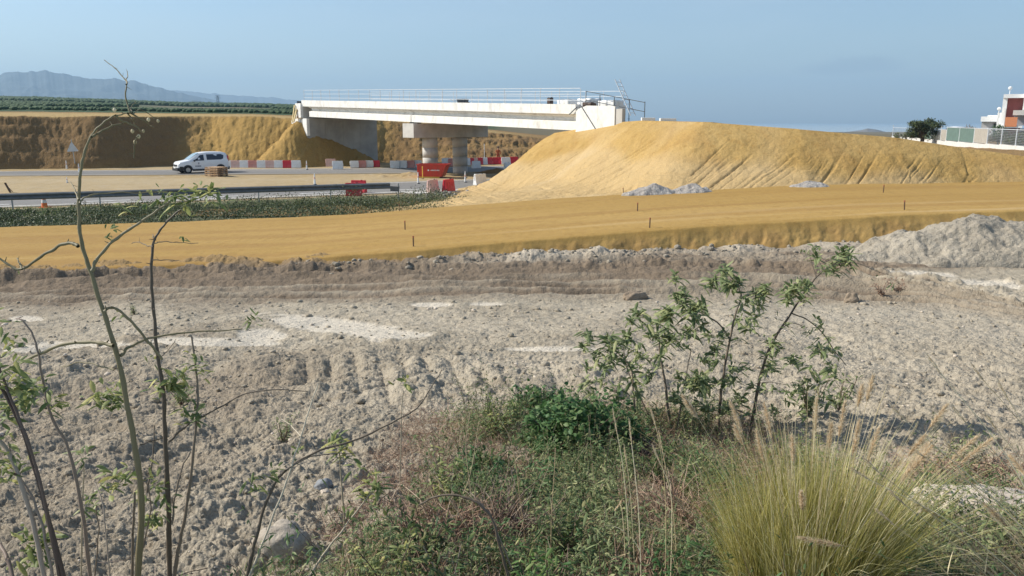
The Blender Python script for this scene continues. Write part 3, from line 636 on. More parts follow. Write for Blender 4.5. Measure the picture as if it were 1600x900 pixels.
# ------------------------------------------------------------ van
def build_van():
    root = empty('van', (0,0,0))
    # stations along x (front = +x): x, z_low, z_belt, half_belt, z_roof, half_roof
    st = [(2.17,.34,.62,.62,.66,.58),(2.10,.26,.78,.76,.86,.70),(1.95,.24,.92,.82,.985,.74),(1.55,.24,.97,.865,1.06,.74),(1.22,.24,1.0,.87,1.13,.72),(.90,.24,1.03,.875,1.36,.69),(.50,.24,1.05,.875,1.63,.66),(.20,.24,1.06,.875,1.74,.66),
          (-.4,.24,1.07,.875,1.80,.66),(-1.1,.24,1.07,.875,1.80,.66),(-1.75,.24,1.07,.87,1.76,.65),(-2.02,.26,1.07,.85,1.69,.62),(-2.15,.34,1.05,.80,1.5,.60),(-2.18,.40,1.0,.76,1.30,.60)]
    ring = lambda s: [(s[3]*.93, s[1]), (s[3], s[1]+.18), (s[3]*1.0, (s[1]+s[2])*.55), (s[3], s[2]), (s[5]+.01, s[4]-.09*(s[4]-s[2])/.7), (s[5]-.10, s[4]), (0, s[4]+.02)]
    def mk(sel, name, mat, flt=None):
        b = MB(); rows = []
        for s in st:
            r = ring(s); full = [(-y, z) for y, z in r[:0:-1]]; pts = [(y, z) for y, z in r] + [(-y, z) for y, z in r[-2::-1]]
            rows.append([b.bm.verts.new((s[0], y, z)) for y, z in pts])
        for a, c in zip(rows[:-1], rows[1:]):
            for i in range(len(a)-1): b.bm.faces.new((a[i], a[i+1], c[i+1], c[i]))
        b.bm.faces.new(rows[0][::-1]); b.bm.faces.new(rows[-1])
        for a, c in zip(rows[:-1], rows[1:]): b.bm.faces.new((a[-1], a[0], c[0], c[-1]))
        return b
    b = mk(None, 'body', None); body = b.build('body', M['car'], root, True)
    body.data.materials[0] = M['car']
    def side_pt(x, z, sg, o=.008):
        xs = [s[0] for s in st][::-1]
        hb = np.interp(x, xs, [s[3] for s in st][::-1]); zb = np.interp(x, xs, [s[2] for s in st][::-1]); hr = np.interp(x, xs, [s[5]+.01 for s in st][::-1]); zr = np.interp(x, xs, [s[4]-.09*(s[4]-s[2])/.7 for s in st][::-1])
        y = hb if z <= zb else hb+(hr-hb)*min(1, (z-zb)/(zr-zb)); return Vector((x, sg*(y+o), z))
    def panel(pts, sg, name, mat, parent, o=.008, th=.02):
        b = MB(); f = [b.bm.verts.new(side_pt(x, z, sg, o)) for x, z in pts]; g = [b.bm.verts.new(side_pt(x, z, sg, o-th)) for x, z in pts]
        b.bm.faces.new(f); b.bm.faces.new(g[::-1]); n = len(f)
        for i in range(n): b.bm.faces.new((f[i], f[(i+1)%n], g[(i+1)%n], g[i]))
        return b.build(name, mat, parent)
    for sg in (1, -1):
        d = panel([(1.0,.45),(1.02,1.0),(.62,1.4),(.12,1.68),(-.10,1.70),(-.12,.45)], sg, 'front_door', M['car'], root, .006)
        panel([(.92,1.07),(.62,1.33),(.22,1.55),(-.04,1.58),(-.04,1.08)], sg, 'window', M['glass'], d, .014)
        b = MB(); p = side_pt(.05, .98, sg, .02); b.box(p-Vector((.09,.015,.02)), p+Vector((.09,.015,.02))); b.build('handle', M['car'], d)
        panel([(-.28,1.12),(-.28,1.60),(-1.55,1.60),(-1.78,1.50),(-1.72,1.22),(-1.50,1.13)], sg, 'side_window', M['glass'], root, .010)
        b = MB(); b.bm.faces.new([b.bm.verts.new(v) for v in ()] ) if False else None
        for (x0, x1) in ((.95,-.95),): b.box((x1, sg*.80-.04, .20), (x0, sg*.80+.075, .36), bev=.01)
        b.build('sill', M['black'], root)
        # arches + wheels
        for wx in (1.38, -1.43):
            b = MB(); n = 14; vo = []; vi = []; yo = sg*.895; 
            for k in range(n+1):
                a = PI*k/n; vo.append((wx+.42*math.cos(a), yo, .31+.42*math.sin(a))); vi.append((wx+.31*math.cos(a), yo, .31+.31*math.sin(a)))
            b.prism(vo+vi[::-1], (0,0,0), (0,-sg*.10,0)); b.build('wheel_arch', M['black'], root)
            b = MB(); b.cyl((wx, sg*.80, .31), (wx, sg*.885, .31), .335, seg=24); b.build('wheel_well', M['black'], root)
            w = MB().cyl((wx, sg*.70, .31), (wx, sg*.90, .31), .31, seg=28).build('wheel', M['tyre'], root)
            b = MB(); b.cyl((wx, sg*.895, .31), (wx, sg*.91, .31), .19, seg=18)
            for k in range(6): a = k*PI/3; b.bar((wx, sg*.915, .31), (wx+.17*math.cos(a), sg*.915, .31+.17*math.sin(a)), .035, .02, up=(0,1,0))
            b.build('rim', M['galv'], w)
        b = MB(); p = side_pt(.80, 1.08, sg, .06); b.box(p-Vector((.05,.09,.08)), p+Vector((.05,.09,.09)), bev=.02); b.build('mirror', M['black'], root)
        b = MB(); b.prism([(2.05,sg*.42,.72),(2.12,sg*.70,.66),(1.93,sg*.80,.70),(1.80,sg*.83,.86),(1.95,sg*.74,.90),(2.10,sg*.50,.84)], (0,0,0), (.035,0,.0)); b.build('headlight', M['headlamp'], root)
        b = MB(); b.box((-2.20, sg*.72-.05, .95), (-2.12, sg*.72+.07, 1.45), bev=.01); b.build('tail_light', M['red'], root)
    b = MB(); b.box((2.0,-.80,.22), (2.25,.80,.50), bev=.05); b.box((1.75,-.87,.24), (2.06,-.76,.60), bev=.03); b.box((1.75,.76,.24), (2.06,.87,.60), bev=.03); b.build('front_bumper', M['black'], root)
    b = MB(); b.box((2.12,-.50,.60), (2.20,.50,.76), bev=.02); b.build('grille', M['black'], root)
    b = MB(); b.box((2.245,-.26,.44), (2.265,.26,.55)); b.build('number_plate', M['plate'], root)
    b = MB(); b.box((-2.26,-.78,.24), (-2.06,.78,.52), bev=.04); b.build('rear_bumper', M['black'], root)
    # windscreen: proud sheet between hood and roof
    def ws(x):
        xs = [s[0] for s in st][::-1]; return np.interp(x, xs, [s[4]+.02 for s in st][::-1]), np.interp(x, xs, [s[5] for s in st][::-1])
    b = MB(); rows = []
    for x in (1.20,1.05,.90,.70,.50,.32):
        z, h = ws(x); rows.append([b.bm.verts.new((x+.012, y*(h-.07), z+.016-.02*abs(y)**2)) for y in (-1,-.5,0,.5,1)])
    for a, c in zip(rows[:-1], rows[1:]):
        for i in range(4): b.bm.faces.new((a[i], a[i+1], c[i+1], c[i]))
    b.build('windscreen', M['wind'], root, True)
    b = MB(); b.box((-2.205,-.58,1.12), (-2.14,.58,1.52), bev=.01); b.build('rear_window', M['glass'], root)
    # door marks: small emblem above a short line of letters
    for sg in (1, -1):
        b = MB(); p = side_pt(.45, .86, sg, .016)
        for dx, dz, w, h in ((0,.05,.10,.03),(-.03,0,.05,.05),(.03,-.03,.05,.04),(0,-.07,.12,.025)): b.box(p+Vector((dx-w/2,-.004,dz-h/2)), p+Vector((dx+w/2,.004,dz+h/2)))
        for k in range(5): x = .25-.10*k; w = (.07,.05,.08,.06,.07)[k]; b.box(p+Vector((x-w/2,-.004,-.30)), p+Vector((x+w/2,.004,-.20)))
        b.build('door_emblem', M['bluegrey'], root)
    return root
VAN = build_van(); VAN.location = (-27.45, 71.0, .006); VAN.rotation_euler = (0, 0, math.radians(180+38))
tag(VAN, 'white van with black bumpers parked beside the pallet stack on the far road', 'van')
v2 = copy_tree(VAN); pv = P(1500, 214, 104); v2.location = (pv.x, pv.y, 2.0); v2.rotation_euler = (0, 0, .5); tag(v2, 'white van half hidden behind the green screened fence on the right', 'van')
# ------------------------------------------------------------ pallets
def build_pallet():
    root = empty('pallet', (0,0,0))
    b = MB()
    for k in range(7): b.box((-.6, -.4+.8*k/7+.012, .104), (.6, -.4+.8*(k+1)/7-.012, .143))
    b.build('top_board', M['wood'], root)
    b = MB()
    for x in (-.53, 0, .53):
        for y in (-.34, 0, .34): b.box((x-.05, y-.05, .036), (x+.05, y+.05, .104))
    b.build('block', M['bark'], root)
    b = MB()
    for y in (-.34, 0, .34): b.box((-.6, y-.06, 0), (.6, y+.06, .036))
    b.build('bottom_board', M['wood'], root)
    return root
pal = build_pallet(); base = P(339, 278, 65.6)
PZ0 = .06
names = ['lowest', 'second from the ground', 'third from the ground', 'fourth from the ground', 'topmost']
for k in range(5):
    o = pal if k == 0 else copy_tree(pal)
    o.location = (base.x+random.uniform(-.03,.03), base.y+random.uniform(-.03,.03), PZ0+k*.146); o.rotation_euler = (0,0,math.radians(152)+random.uniform(-.03,.03)); o.scale = (1.25,1.35,1)
    tag(o, 'wooden pallet, %s in the stack beside the white van' % names[k], 'pallet', 'pallets stacked beside the van')
# ------------------------------------------------------------ water barriers
def barrier_mesh(mat):
    root = empty('road_barrier', (0,0,0))
    L, H = 1.0, .78
    sec = [(-.22,0),(.22,0),(.22,.10),(.15,.30),(.085,.62),(.085,H),(-.085,H),(-.085,.62),(-.15,.30),(-.22,.10)]
    b = MB(); b.prism([(-L/2+.03, y, z) for y, z in sec], (0,0,0), (L-.06,0,0))
    bmesh.ops.bevel(b.bm, geom=b.bm.edges[:], offset=.02, segments=2, affect='EDGES')
    for x in (-.25, 0, .25):
        for s in (1,-1): b.bar((x, s*.165, .14), (x, s*.10, .60), .05, .03)
    b.build('shell', mat, root, False)
    MB().cyl((L/2-.035,0,.1), (L/2-.035,0,.55), .05, seg=8).build('coupling', mat, root); MB().cyl((-L/2+.035,0,.35), (-L/2+.035,0,.74), .05, seg=8).build('coupling', mat, root)
    b = MB(); b.cyl((.2,0,H), (.2,0,H+.03), .05, seg=10); b.build('filler_cap', M['black'], root)
    for o in list(root.children): pass
    return root
PB = {k: None for k in ('white','red','pink','palepink')}
def barrier(px, py, kind, label, rz=0.0, group=None, Y=None, sc=1.0, tilt=0):
    p = PZ(px, py, .005) if Y is None else P(px, py, Y)
    if PB[kind] is None: PB[kind] = barrier_mesh(M[kind]); o = PB[kind]
    else: o = copy_tree(PB[kind])
    o.location = (p.x, p.y, .006 if Y is None else p.z); o.rotation_euler = (0, tilt, rz); o.scale = (sc,)*3
    tag(o, label, 'barrier', group or 'red and white plastic road barriers'); return o
cn = {'white':'white','red':'deep red','pink':'faded red','palepink':'bleached pale pink'}
ordn = ['first','second','third','fourth','fifth','sixth','seventh','eighth','ninth','tenth']
row = ['white','palepink','white','pink','white','palepink','white','red','white']
for k, c in enumerate(row):
    t = k/8; barrier(355.5+13.45*k, 262.3, c, '%s plastic barrier, %s in the long row to the right of the van' % (cn[c], ordn[k]), rz=.06, sc=.93)
for px, py, c, l in ((517,260.5,'palepink','bleached pink plastic barrier behind a lone cream one, right of the sandy mound'),(528,264.5,'white','lone cream white barrier standing in front of a pale pink one')):
    barrier(px, py, c, l, .1)
for k, (px, c) in enumerate(((554,'white'),(565.5,'pink'),(577,'white'),(587,'red'))):
    barrier(px, 262-.25*k, c, '%s plastic barrier, %s of four in front of the far abutment' % (cn[c], ordn[k]), .16, sc=.85)
for k, (px, c) in enumerate(((617,'white'),(629,'white'),(641,'pink'),(652,'white'))):
    barrier(px, 262.5-.2*k, c, '%s plastic barrier in deck shade, %s of four left of the pier columns' % (cn[c], ordn[k]), .0, sc=.9)
for k, (px, py, c) in enumerate(((698,259,'white'),(708,260,'pink'))):
    barrier(px, py, c, '%s plastic barrier half hidden between the two pier columns' % cn[c], .2)
for k, (px, py, c) in enumerate(((728,258.5,'white'),(734,258.2,'red'),(740,258,'palepink'),(748,257.6,'red'),(755,257.3,'white'),(763,257,'red'),(777,256.8,'red'),(785,256.8,'red'),(790.5,257,'white'),(803,256,'red'))):
    barrier(px, py, c, '%s plastic barrier, %s in the row right of the pier columns' % (cn[c], ordn[k]), .45 if k < 6 else .1, sc=.95)
barrier(744, 263, 'white', 'white barrier standing in front of the row right of the pier', .5, sc=.9)
barrier(793, 266, 'white', 'cream white barrier against the foot of the orange fill, farther one', .9, sc=.9)
barrier(750, 289, 'white', 'cream white barrier against the foot of the orange fill, nearer one', .7)
barrier(561, 301, 'red', 'deep red barrier standing just behind the guardrail, farther of two', -.2)
barrier(553, 306, 'red', 'deep red barrier standing right behind the guardrail, nearer of two', .15)
barrier(676, 300, 'palepink', 'bleached pink barrier on the road in front of the red container', 1.05)
barrier(701, 299, 'red', 'bright red barrier on the road to the right of a pale pink one', 1.0)
# ------------------------------------------------------------ skip container
p = PZ(675, 279, 0); SK = empty('waste_container', (p.x, p.y+.9, .01), math.radians(-8), 'open red steel container with a yellow lower edge standing before the pier', 'container')
b = MB(); Ls, Ws, Hs = 2.35, 1.5, 1.0
def ringbox(b, x0, x1, x0t, x1t, w, wt, z0, z1, th=.05):
    v = []
    for (a, c, ww, z) in ((x0, x1, w, z0), (x0t, x1t, wt, z1), (x0t+th, x1t-th, wt-th*2, z1), (x0+th, x1-th, w-th*2, z0+th)):
        v.append([b.bm.verts.new(q) for q in ((a,-ww/2,z),(c,-ww/2,z),(c,ww/2,z),(a,ww/2,z))])
    for r, s in zip(v[:-1], v[1:]):
        for i in range(4): b.bm.faces.new((r[i], r[(i+1)%4], s[(i+1)%4], s[i]))
    b.bm.faces.new(v[0][::-1]); b.bm.faces.new(v[-1])
ringbox(b, -1.09, .85, -1.10, 1.25, 1.5, 1.55, .12, 1.05); b.build('hopper', M['skip_red'], SK)
b = MB()
for x in (-1.0,-.5,0,.5,1.0):
    for s in (1,-1): b.bar((min(x, .80), s*.765, .18), (x, s*.795, .98), .06, .04)
b.build('rib', M['skip_red'], SK)
b = MB()
for s in (1,-1): b.bar((-1.14, s*.80, 1.06), (1.28, s*.80, 1.06), .07)
b.bar((-1.14,-.8,1.06), (-1.14,.8,1.06), .07); b.bar((1.28,-.8,1.06), (1.28,.8,1.06), .07); b.build('rim', M['skip_red'], SK)
b = MB(); b.box((-1.13,-.72,.10), (-1.06,.72,.24)); b.box((-1.1,-.74,.04), (.7,-.69,.12)); b.build('lower_edge', M['yellow'], SK)
b = MB(); b.box((-1.0,-.6,0), (.6,-.45,.12)); b.box((-1.0,.45,0), (.6,.6,.12)); b.build('skid', M['black'], SK)
b = MB()   # short line of white lettering blocks with a round mark, too small to read
b.cyl((-.18,-.786,.63), (-.18,-.80,.63), .07, seg=14)
for k in range(7): x = .0+.105*k; b.box((x, -.802, .59), (x+.075, -.786, .67+.01*(k % 2)))
b.build('lettering', M['white'], SK)
p = PZ(660.5, 280, 0); o = empty('marker_post', p, 0, 'thin yellow post standing at the left end of the red container', 'post')
MB().cyl((0,0,0), (0,0,1.0), .035, seg=8).build('post', M['yellow'], o); MB().cyl((0,0,0), (0,0,.06), .16, .1, seg=12).build('foot', M['black'], o)
# ------------------------------------------------------------ cones
def build_cone():
    r = empty('traffic_cone', (0,0,0))
    b = MB(); b.box((-.2,-.2,0), (.2,.2,.05), bev=.015); b.build('base', M['orange'], r)
    b = MB(); b.cyl((0,0,.05), (0,0,.75), .14, .03, seg=16); b.build('body', M['orange'], r)
    for z0, z1 in ((.26,.42),(.52,.64)):
        f = lambda z: .14-.11*(z-.05)/.70+.004
        b = MB(); b.cyl((0,0,z0), (0,0,z1), f(z0), f(z1), seg=16); b.build('reflective_band', M['white'], r)
    return r
def build_delin():
    r = empty('delineator_post', (0,0,0))
    b = MB(); b.cyl((0,0,0), (0,0,.06), .16, .12, seg=14); b.build('base', M['black'], r)
    b = MB(); b.cyl((0,0,.05), (0,0,.82), .085, .03, seg=10); b.build('body', M['white'], r)
    b = MB(); b.cyl((0,0,.42), (0,0,.56), .062, .052, seg=10); b.build('band', M['palepink'], r)
    return r
cone = build_cone(); cl = [(70,325,'orange and white cone standing on the verge behind the guardrail at the far left',1.05)]
for i, (px, py, l, sc) in enumerate(cl):
    o = cone if i == 0 else copy_tree(cone); p = PZ(px, py, -.02); o.location = p; o.scale = (sc*1.1, sc*1.1, sc); tag(o, l, 'cone')
de = build_delin()
for i, (px, py, l) in enumerate(((104.5,264.5,'white cone shaped marker beside the foot of the triangular sign pole'),(124,270.5,'white cone shaped marker on the road just right of the triangular sign'),(479.5,265,'white marker by the foot of the sandy mound on the far road'),
        (492,289,'white marker on the dirt median behind the middle of the guardrail'),(653.5,287,'white marker at the road edge left of the red container'),(727,285,'white marker on the road in front of the right pier column'),
        (105,286,'small dark marker on the median in the left part of the scene'))):
    o = de if i == 0 else copy_tree(de); o.location = PZ(px, py, .004); 
    if i == 6: o.scale = (.8,.8,.55)
    tag(o, l, 'marker', 'white road markers')
# ------------------------------------------------------------ triangular sign seen from behind
p = PZ(118.5, 264, 0); SG = empty('road_sign', p, math.radians(8), 'triangular road sign on a pole, seen from its plain grey back', 'sign'); SG.rotation_euler = (0, math.radians(-2.5), math.radians(8))
MB().cyl((0,0,0), (0,0,2.75), .038, seg=10).build('pole', M['galv'], SG)
b = MB(); n = 3; cz = 1.95; R_ = .62
tri = [(R_*math.cos(PI/2+k*2*PI/3), -.06, cz+R_*math.sin(PI/2+k*2*PI/3)) for k in range(3)]
b.prism(tri, (0,0,0), (0,.02,0)); bmesh.ops.bevel(b.bm, geom=[e for e in b.bm.edges if abs(e.verts[0].co.y-e.verts[1].co.y) > .01], offset=.05, segments=3, affect='EDGES'); b.build('panel', simple('sign_back', (.55,.56,.56), .5, .2), SG)
b = MB()
for z in (1.75, 2.15): b.box((-.18,-.045,z), (.18,-.03,z+.04)); 
b.build('bracket', M['galv'], SG)
p = PZ(17, 302, 0); o = empty('leaning_stake', p, 0, 'dark board leaning on the median behind the guardrail at the far left', 'board')
b = MB(); b.bar((0,0,0), (-.35,.1,.65), .14, .03); b.build('board', M['stake'], o); b = MB(); b.bar((-.05,.35,0), (-.25,.1,.45), .05, .03); b.build('prop', M['stake'], o)
# ------------------------------------------------------------ guardrail
ga = Vector((-34.5, 36.9, 0)); gb = Vector((-7.25, 47.6, 0)); gd = (gb-ga); gl = gd.length; gd.normalize()
GR = empty('guardrail', ga, math.atan2(gd.y, gd.x), 'long weathered steel guardrail with w shaped beam along the near road', 'guardrail')
wv = [(.0,.0),(.06,.05),(.06,.10),(0,.155),(0,.165),(.06,.22),(.06,.27),(0,.32)]
b = MB(); k = 0; x = 0
pr_ = [(-.0-y, .50+z*1.08) for y, z in wv] + [(.012-y, .50+z*1.08) for y, z in wv[::-1]]
v0 = [b.bm.verts.new((-3, y, z)) for y, z in pr_]; v1 = [b.bm.verts.new((gl, y, z)) for y, z in pr_]; n = len(pr_)
for i in range(n): b.bm.faces.new((v0[i], v1[i], v1[(i+1)%n], v0[(i+1)%n]))
b.bm.faces.new(v0); b.bm.faces.new(v1[::-1]); b.build('beam', M['rail_dark'], GR)
b = MB(); b.bar((gl, -.02, .50), (gl+.55, -.0, .45), .04, .3, up=(0,0,1)); b.build('end_piece', M['rail_dark'], GR)
m_ = M['galv']
x = gl+.5
while x > -2:
    b = MB(); b.box((x-.03, .03, -.5), (x+.03, .13, .80)); b.box((x-.05, .0, .56), (x+.05, .14, .78)); b.build('post', m_, GR); x -= 4.0
# ------------------------------------------------------------ survey stakes
def ground_zs(X, Y):
    z = np.where(Y < 27, gray(X, Y)[0], -9)
    z = np.maximum(z, np.where((Y > 18.3) & (Y < 37), pad(X, Y)[0], -9))
    return np.maximum(z, np.where((Y > 30) & (X > -9), emb(X, Y)[0], -9))
def ground_z(x, y): return float(ground_zs(np.array([float(x)]), np.array([float(y)]))[0])
def on_ground(px, py, y0=2.0, y1=60.0):
    Y = y0*(y1/y0)**np.linspace(0, 1, 900); dy, dz = K(py); X = (px-800)/F/dy*Y; Z = CZ+dz/dy*Y
    k = np.nonzero(Z < ground_zs(X, Y))[0]; i = k[0] if len(k) else 899
    return Vector((X[i], Y[i], Z[i]))
st_ = [(633,359,'wooden survey stake on the track edge, the farther of the two near the middle'),(646,385,'wooden survey stake at the near edge of the orange track above the churned soil'),(1015,356,'survey stake on the near track edge left of the batter middle'),
       (1413,328,'survey stake at the near edge of the track above the grey spoil heap'),(1380,301,'survey stake at the far edge of the track below the right end of the fill'),(996,330,'survey stake in the middle of the track below the gravel heaps'),(974,303,'thin survey stake at the fill foot left of the gravel heaps'),(238,346,'short survey stake at the far track edge on the left'),(624,330,'short survey stake at the far track edge by the end of the bushes')]
SP = None
for i, (px, py, l) in enumerate(st_):
    p = on_ground(px, py, 18)
    if SP is None:
        SP = empty('survey_stake', p); MB().box((-.014,-.014,-.1), (.014,.014,.27)).build('shaft', M['stake'], SP); MB().box((-.016,-.016,.25), (.016,.016,.30)).build('painted_tip', simple('stake_tip', (.30,.10,.06), .8), SP); o = SP
    else: o = copy_tree(SP)
    o.location = p; o.rotation_euler = (random.uniform(-.06,.06), random.uniform(-.06,.06), random.random()); tag(o, l, 'stake', 'wooden survey stakes along the track')
# ------------------------------------------------------------ heaps
M['gravel'] = soil('gravel', (.34,.31,.28), (.44,.41,.37), (.22,.20,.18), 2, 9, 1, .05, 12)
M['spoil'] = soil('spoil', (.36,.315,.245), (.43,.38,.30), (.28,.24,.185), .8, 5, 1.0, .04, 26)
def heap(name, cx, cy, rx, ry, h, mat, label, seed, res=90, rz=0, power=1.0, cat='heap', group=None, zfun=ground_z, rough=1.0):
    g = np.linspace(-1.25, 1.25, res); U, V = np.meshgrid(g, g)
    X = cx+U*rx*math.cos(rz)-V*ry*math.sin(rz); Y = cy+U*rx*math.sin(rz)+V*ry*math.cos(rz)
    r = np.hypot(U, V)+.12*fbm(U, V, 1.6, 3, seed)
    z0 = zfun(cx, cy)
    Z = h*np.clip(1-r**power, -.5, 1)*(1+.25*fbm(U, V, 1.3, 3, seed+3)) + rough*(.12*fbm(X, Y, 1.1, 5, seed+5, .6)+.22*clods(X, Y, .35, seed+6, .35)+.32*clods(X, Y, .14, seed+7, .5))*min(1, h)
    Z = Z - .5*ss(.95, 1.2, r)
    Vt = np.stack([X-cx, Y-cy, Z], -1).reshape(-1, 3)
    i = np.arange(res-1)[:, None]*res; j = np.arange(res-1)[None]
    o = np_mesh(name, Vt, np.stack([i+j, i+j+1, i+res+j+1, i+res+j], -1).reshape(-1, 4), mat); o.location = (cx, cy, z0); return tag(o, label, cat, group)
def heap_tab(px, py, Y): p = P(px, py, Y); return p.x, p.y
hx, hy = 13.4, 20.9
heap('spoil_heap', hx+.2, hy, 4.6, 1.9, .90, M['spoil'], 'big pale grey spoil heap against the orange batter at the right', 900, 260, power=2.4)
heap('spoil_heap', 17.6, 20.7, 3.0, 1.6, .95, M['spoil'], 'pale grey spoil heap cut by the right edge of the view', 905, 160, power=2.0)
for px, py, r, h, l, sd in ((1020,304,1.2,.40,'grey gravel heap on the far side of the track, left of two close together',910),(1083,301,.95,.38,'grey gravel heap on the far side of the track, right of two close together',913),(1270,292,.9,.22,'low flat gravel heap at the foot of the fill farther right',916)):
    p = on_ground(px, py, 30); heap('gravel_heap', p.x, p.y+.3, r, .6, h, M['gravel'], l, sd, 60, power=1.2, group='gravel heaps by the track')
p = PZ(618, 276, 0); heap('dirt_heap', p.x+1.0, p.y+.6, 1.6, .8, .35, M['median_soil'], 'small brown dirt heap on the median left of the red container', 920, 50, zfun=lambda x, y: 0.02)
p = PZ(777, 270, 0); heap('dirt_heap', p.x, p.y, 1.8, 1.0, .38, M['cut_soil'], 'dark dirt heap in the deck shade beside the orange fill', 923, 50, zfun=lambda x, y: 0.02)
# rocks
def rock(name, px, py, size, mat, label, seed, sc=(1,.8,.7), Yr=None, sub=4, rz=0):
    p = on_ground(px, py, 2.2); b = MB(); b.sph((0,0,0), 1, sub=sub)
    vs = b.bm.verts; co = np.array([v.co[:] for v in vs])
    n = fbm(co[:,0]+seed, co[:,1]+co[:,2]*.7, .9, 4, seed)+.6*fbm(co[:,2]*1.3+seed, co[:,0]-co[:,1], 1.1, 3, seed+1)
    r = 1+.22*n
    for v, q in zip(vs, r): v.co = Vector((v.co.x*sc[0], v.co.y*sc[1], max(v.co.z, -.6)*sc[2]))*size*float(q)
    o = b.build(name, mat, None, True); o.location = (p.x, p.y, p.z+size*sc[2]*.25); o.rotation_euler = (0,0,rz); return tag(o, label, 'rock')
M['clod'] = soil('clod', (.27,.21,.15), (.34,.27,.195), (.2,.155,.11), 3, 12, .9, .015, 30)
M['rock'] = soil('rock', (.36,.31,.25), (.44,.39,.32), (.28,.24,.19), 3, 12, .8, .01, 40)
M['rock_blue'] = soil('rock_blue', (.24,.25,.26), (.30,.31,.31), (.2,.2,.2), 3, 12, .5, .01, 40)
M['rock_pale'] = soil('rock_pale', (.55,.47,.38), (.62,.54,.44), (.42,.35,.27), 3, 9, .7, .01, 30)
rock('boulder', 440, 862, .135, M['rock'], 'rounded grey boulder on the soil above the green grass', 1, (1,.8,.95))
rock('stone', 506, 762, .055, M['rock_blue'], 'smooth blue grey stone half buried left of the weeds', 5, (1.1,.8,.8))
rock('stone', 508, 770, .026, M['rock_pale'], 'small white pebble just under the blue grey stone', 6)
rock('clod', 1330, 472, .15, M['clod'], 'dark clod of earth standing alone below the track on the right', 7, (1,.7,1.0))
rock('clod', 992, 466, .2, M['clod'], 'brown clod of earth lying on the flat soil in the middle right', 8, (1.4,.7,.6), rz=.5)
rock('stone', 1428, 722, .06, M['rock'], 'small grey stone lying right of the big grass tuft', 9, (1.2,.8,.7))
rock('stone', 1050, 545, .0, M['rock'], '', 9) if False else None
rock('rock_slab', 1540, 805, .30, M['rock_pale'], 'flat pale tan rock slab lying at the right among the straws', 12, (1.35,.8,.34), rz=-.1)
# scattered small stones
def icos(sub):
    b = bmesh.new(); bmesh.ops.create_icosphere(b, subdivisions=sub, radius=1); V = np.array([v.co[:] for v in b.verts]); Fc = np.array([[v.index for v in f.verts] for f in b.faces]); b.free(); return V, Fc
IV, IF = icos(1)
def scatter(name, n, xf, mat, seed, label=None):
    r = np.random.default_rng(seed); X, Y, S = xf(r, n); Z = gray(X, Y)[0]
    base = IV[None]*(1+.28*(r.random((n, len(IV)))-.5))[..., None]
    sc = np.stack([.7+.6*r.random(n), .7+.6*r.random(n), .5+.4*r.random(n)], -1)*S[:, None]
    th = r.random(n)*6.3; Vv = base*sc[:, None]
    Vr = np.stack([Vv[...,0]*np.cos(th)[:,None]-Vv[...,1]*np.sin(th)[:,None], Vv[...,0]*np.sin(th)[:,None]+Vv[...,1]*np.cos(th)[:,None], Vv[...,2]], -1)
    Vr = Vr+np.stack([X, Y, Z+S*.15], -1)[:, None]
    o = np_mesh(name, Vr.reshape(-1, 3), (IF[None]+np.arange(n)[:, None, None]*len(IV)).reshape(-1, 3), mat, False); return tag(o, label, None, None, 'stuff')
def region(r, n):
    Y = 2.6+ (r.random(n)**1.25)*13; X = (r.random(n)*2-1)*.74*Y; S = np.exp(r.normal(-4.6, .6, n))*(.6+Y*.07)
    S = np.clip(S, .004, .075); keep = np.abs(Y-np.interp(X, trk_x, trk_y)) > 1.7; S = np.where(keep, S, .006); return X, Y, S
scatter('clod_scatter', 4500, region, M['grey_soil'], 5)
scatter('pebble_scatter', 1300, lambda r, n: (lambda a: (a[0], a[1], a[2]*.6))(region(r, n)), M['rock_pale'], 6)
def region_t(r, n):
    Y = 2.8+r.random(n)**1.2*9; return (r.random(n)*2-1)*.7*Y, Y, 0*Y+.01
r_ = np.random.default_rng(3); tX, tY, _q = region_t(r_, 520); tZ = gray(tX, tY)[0]; th_ = r_.random(520)*6.3; tl = .05+.16*r_.random(520)**2; sv = np.linspace(-.5, .5, 5)
tw = Acc(); tp = np.stack([tX, tY, tZ+.02], -1)[:, None]+np.stack([np.cos(th_)[:, None]*tl[:, None]*sv, np.sin(th_)[:, None]*tl[:, None]*sv, (r_.random(520)-.5)[:, None]*tl[:, None]*sv*.5], -1)+r_.normal(0, .004, (520, 5, 3))
tw.ribbon(tp, .004*np.ones((520, 5)), r_.normal(0, 1, (520, 3))+[0,0,1.5]); tag(tw.build('soil_twigs', M['twig']), 'small dry twigs and roots lying on the grey soil', kind='stuff')
def region2(r, n):
    X = -6+r.random(n)*22; Y = np.interp(X, pf_x, pf_y)-.8+r.normal(0, .5, n); return X, Y, np.clip(np.exp(r.normal(-3.4, .5, n)), .015, .11)
scatter('lump_scatter', 600, region2, M['spoil'], 8)
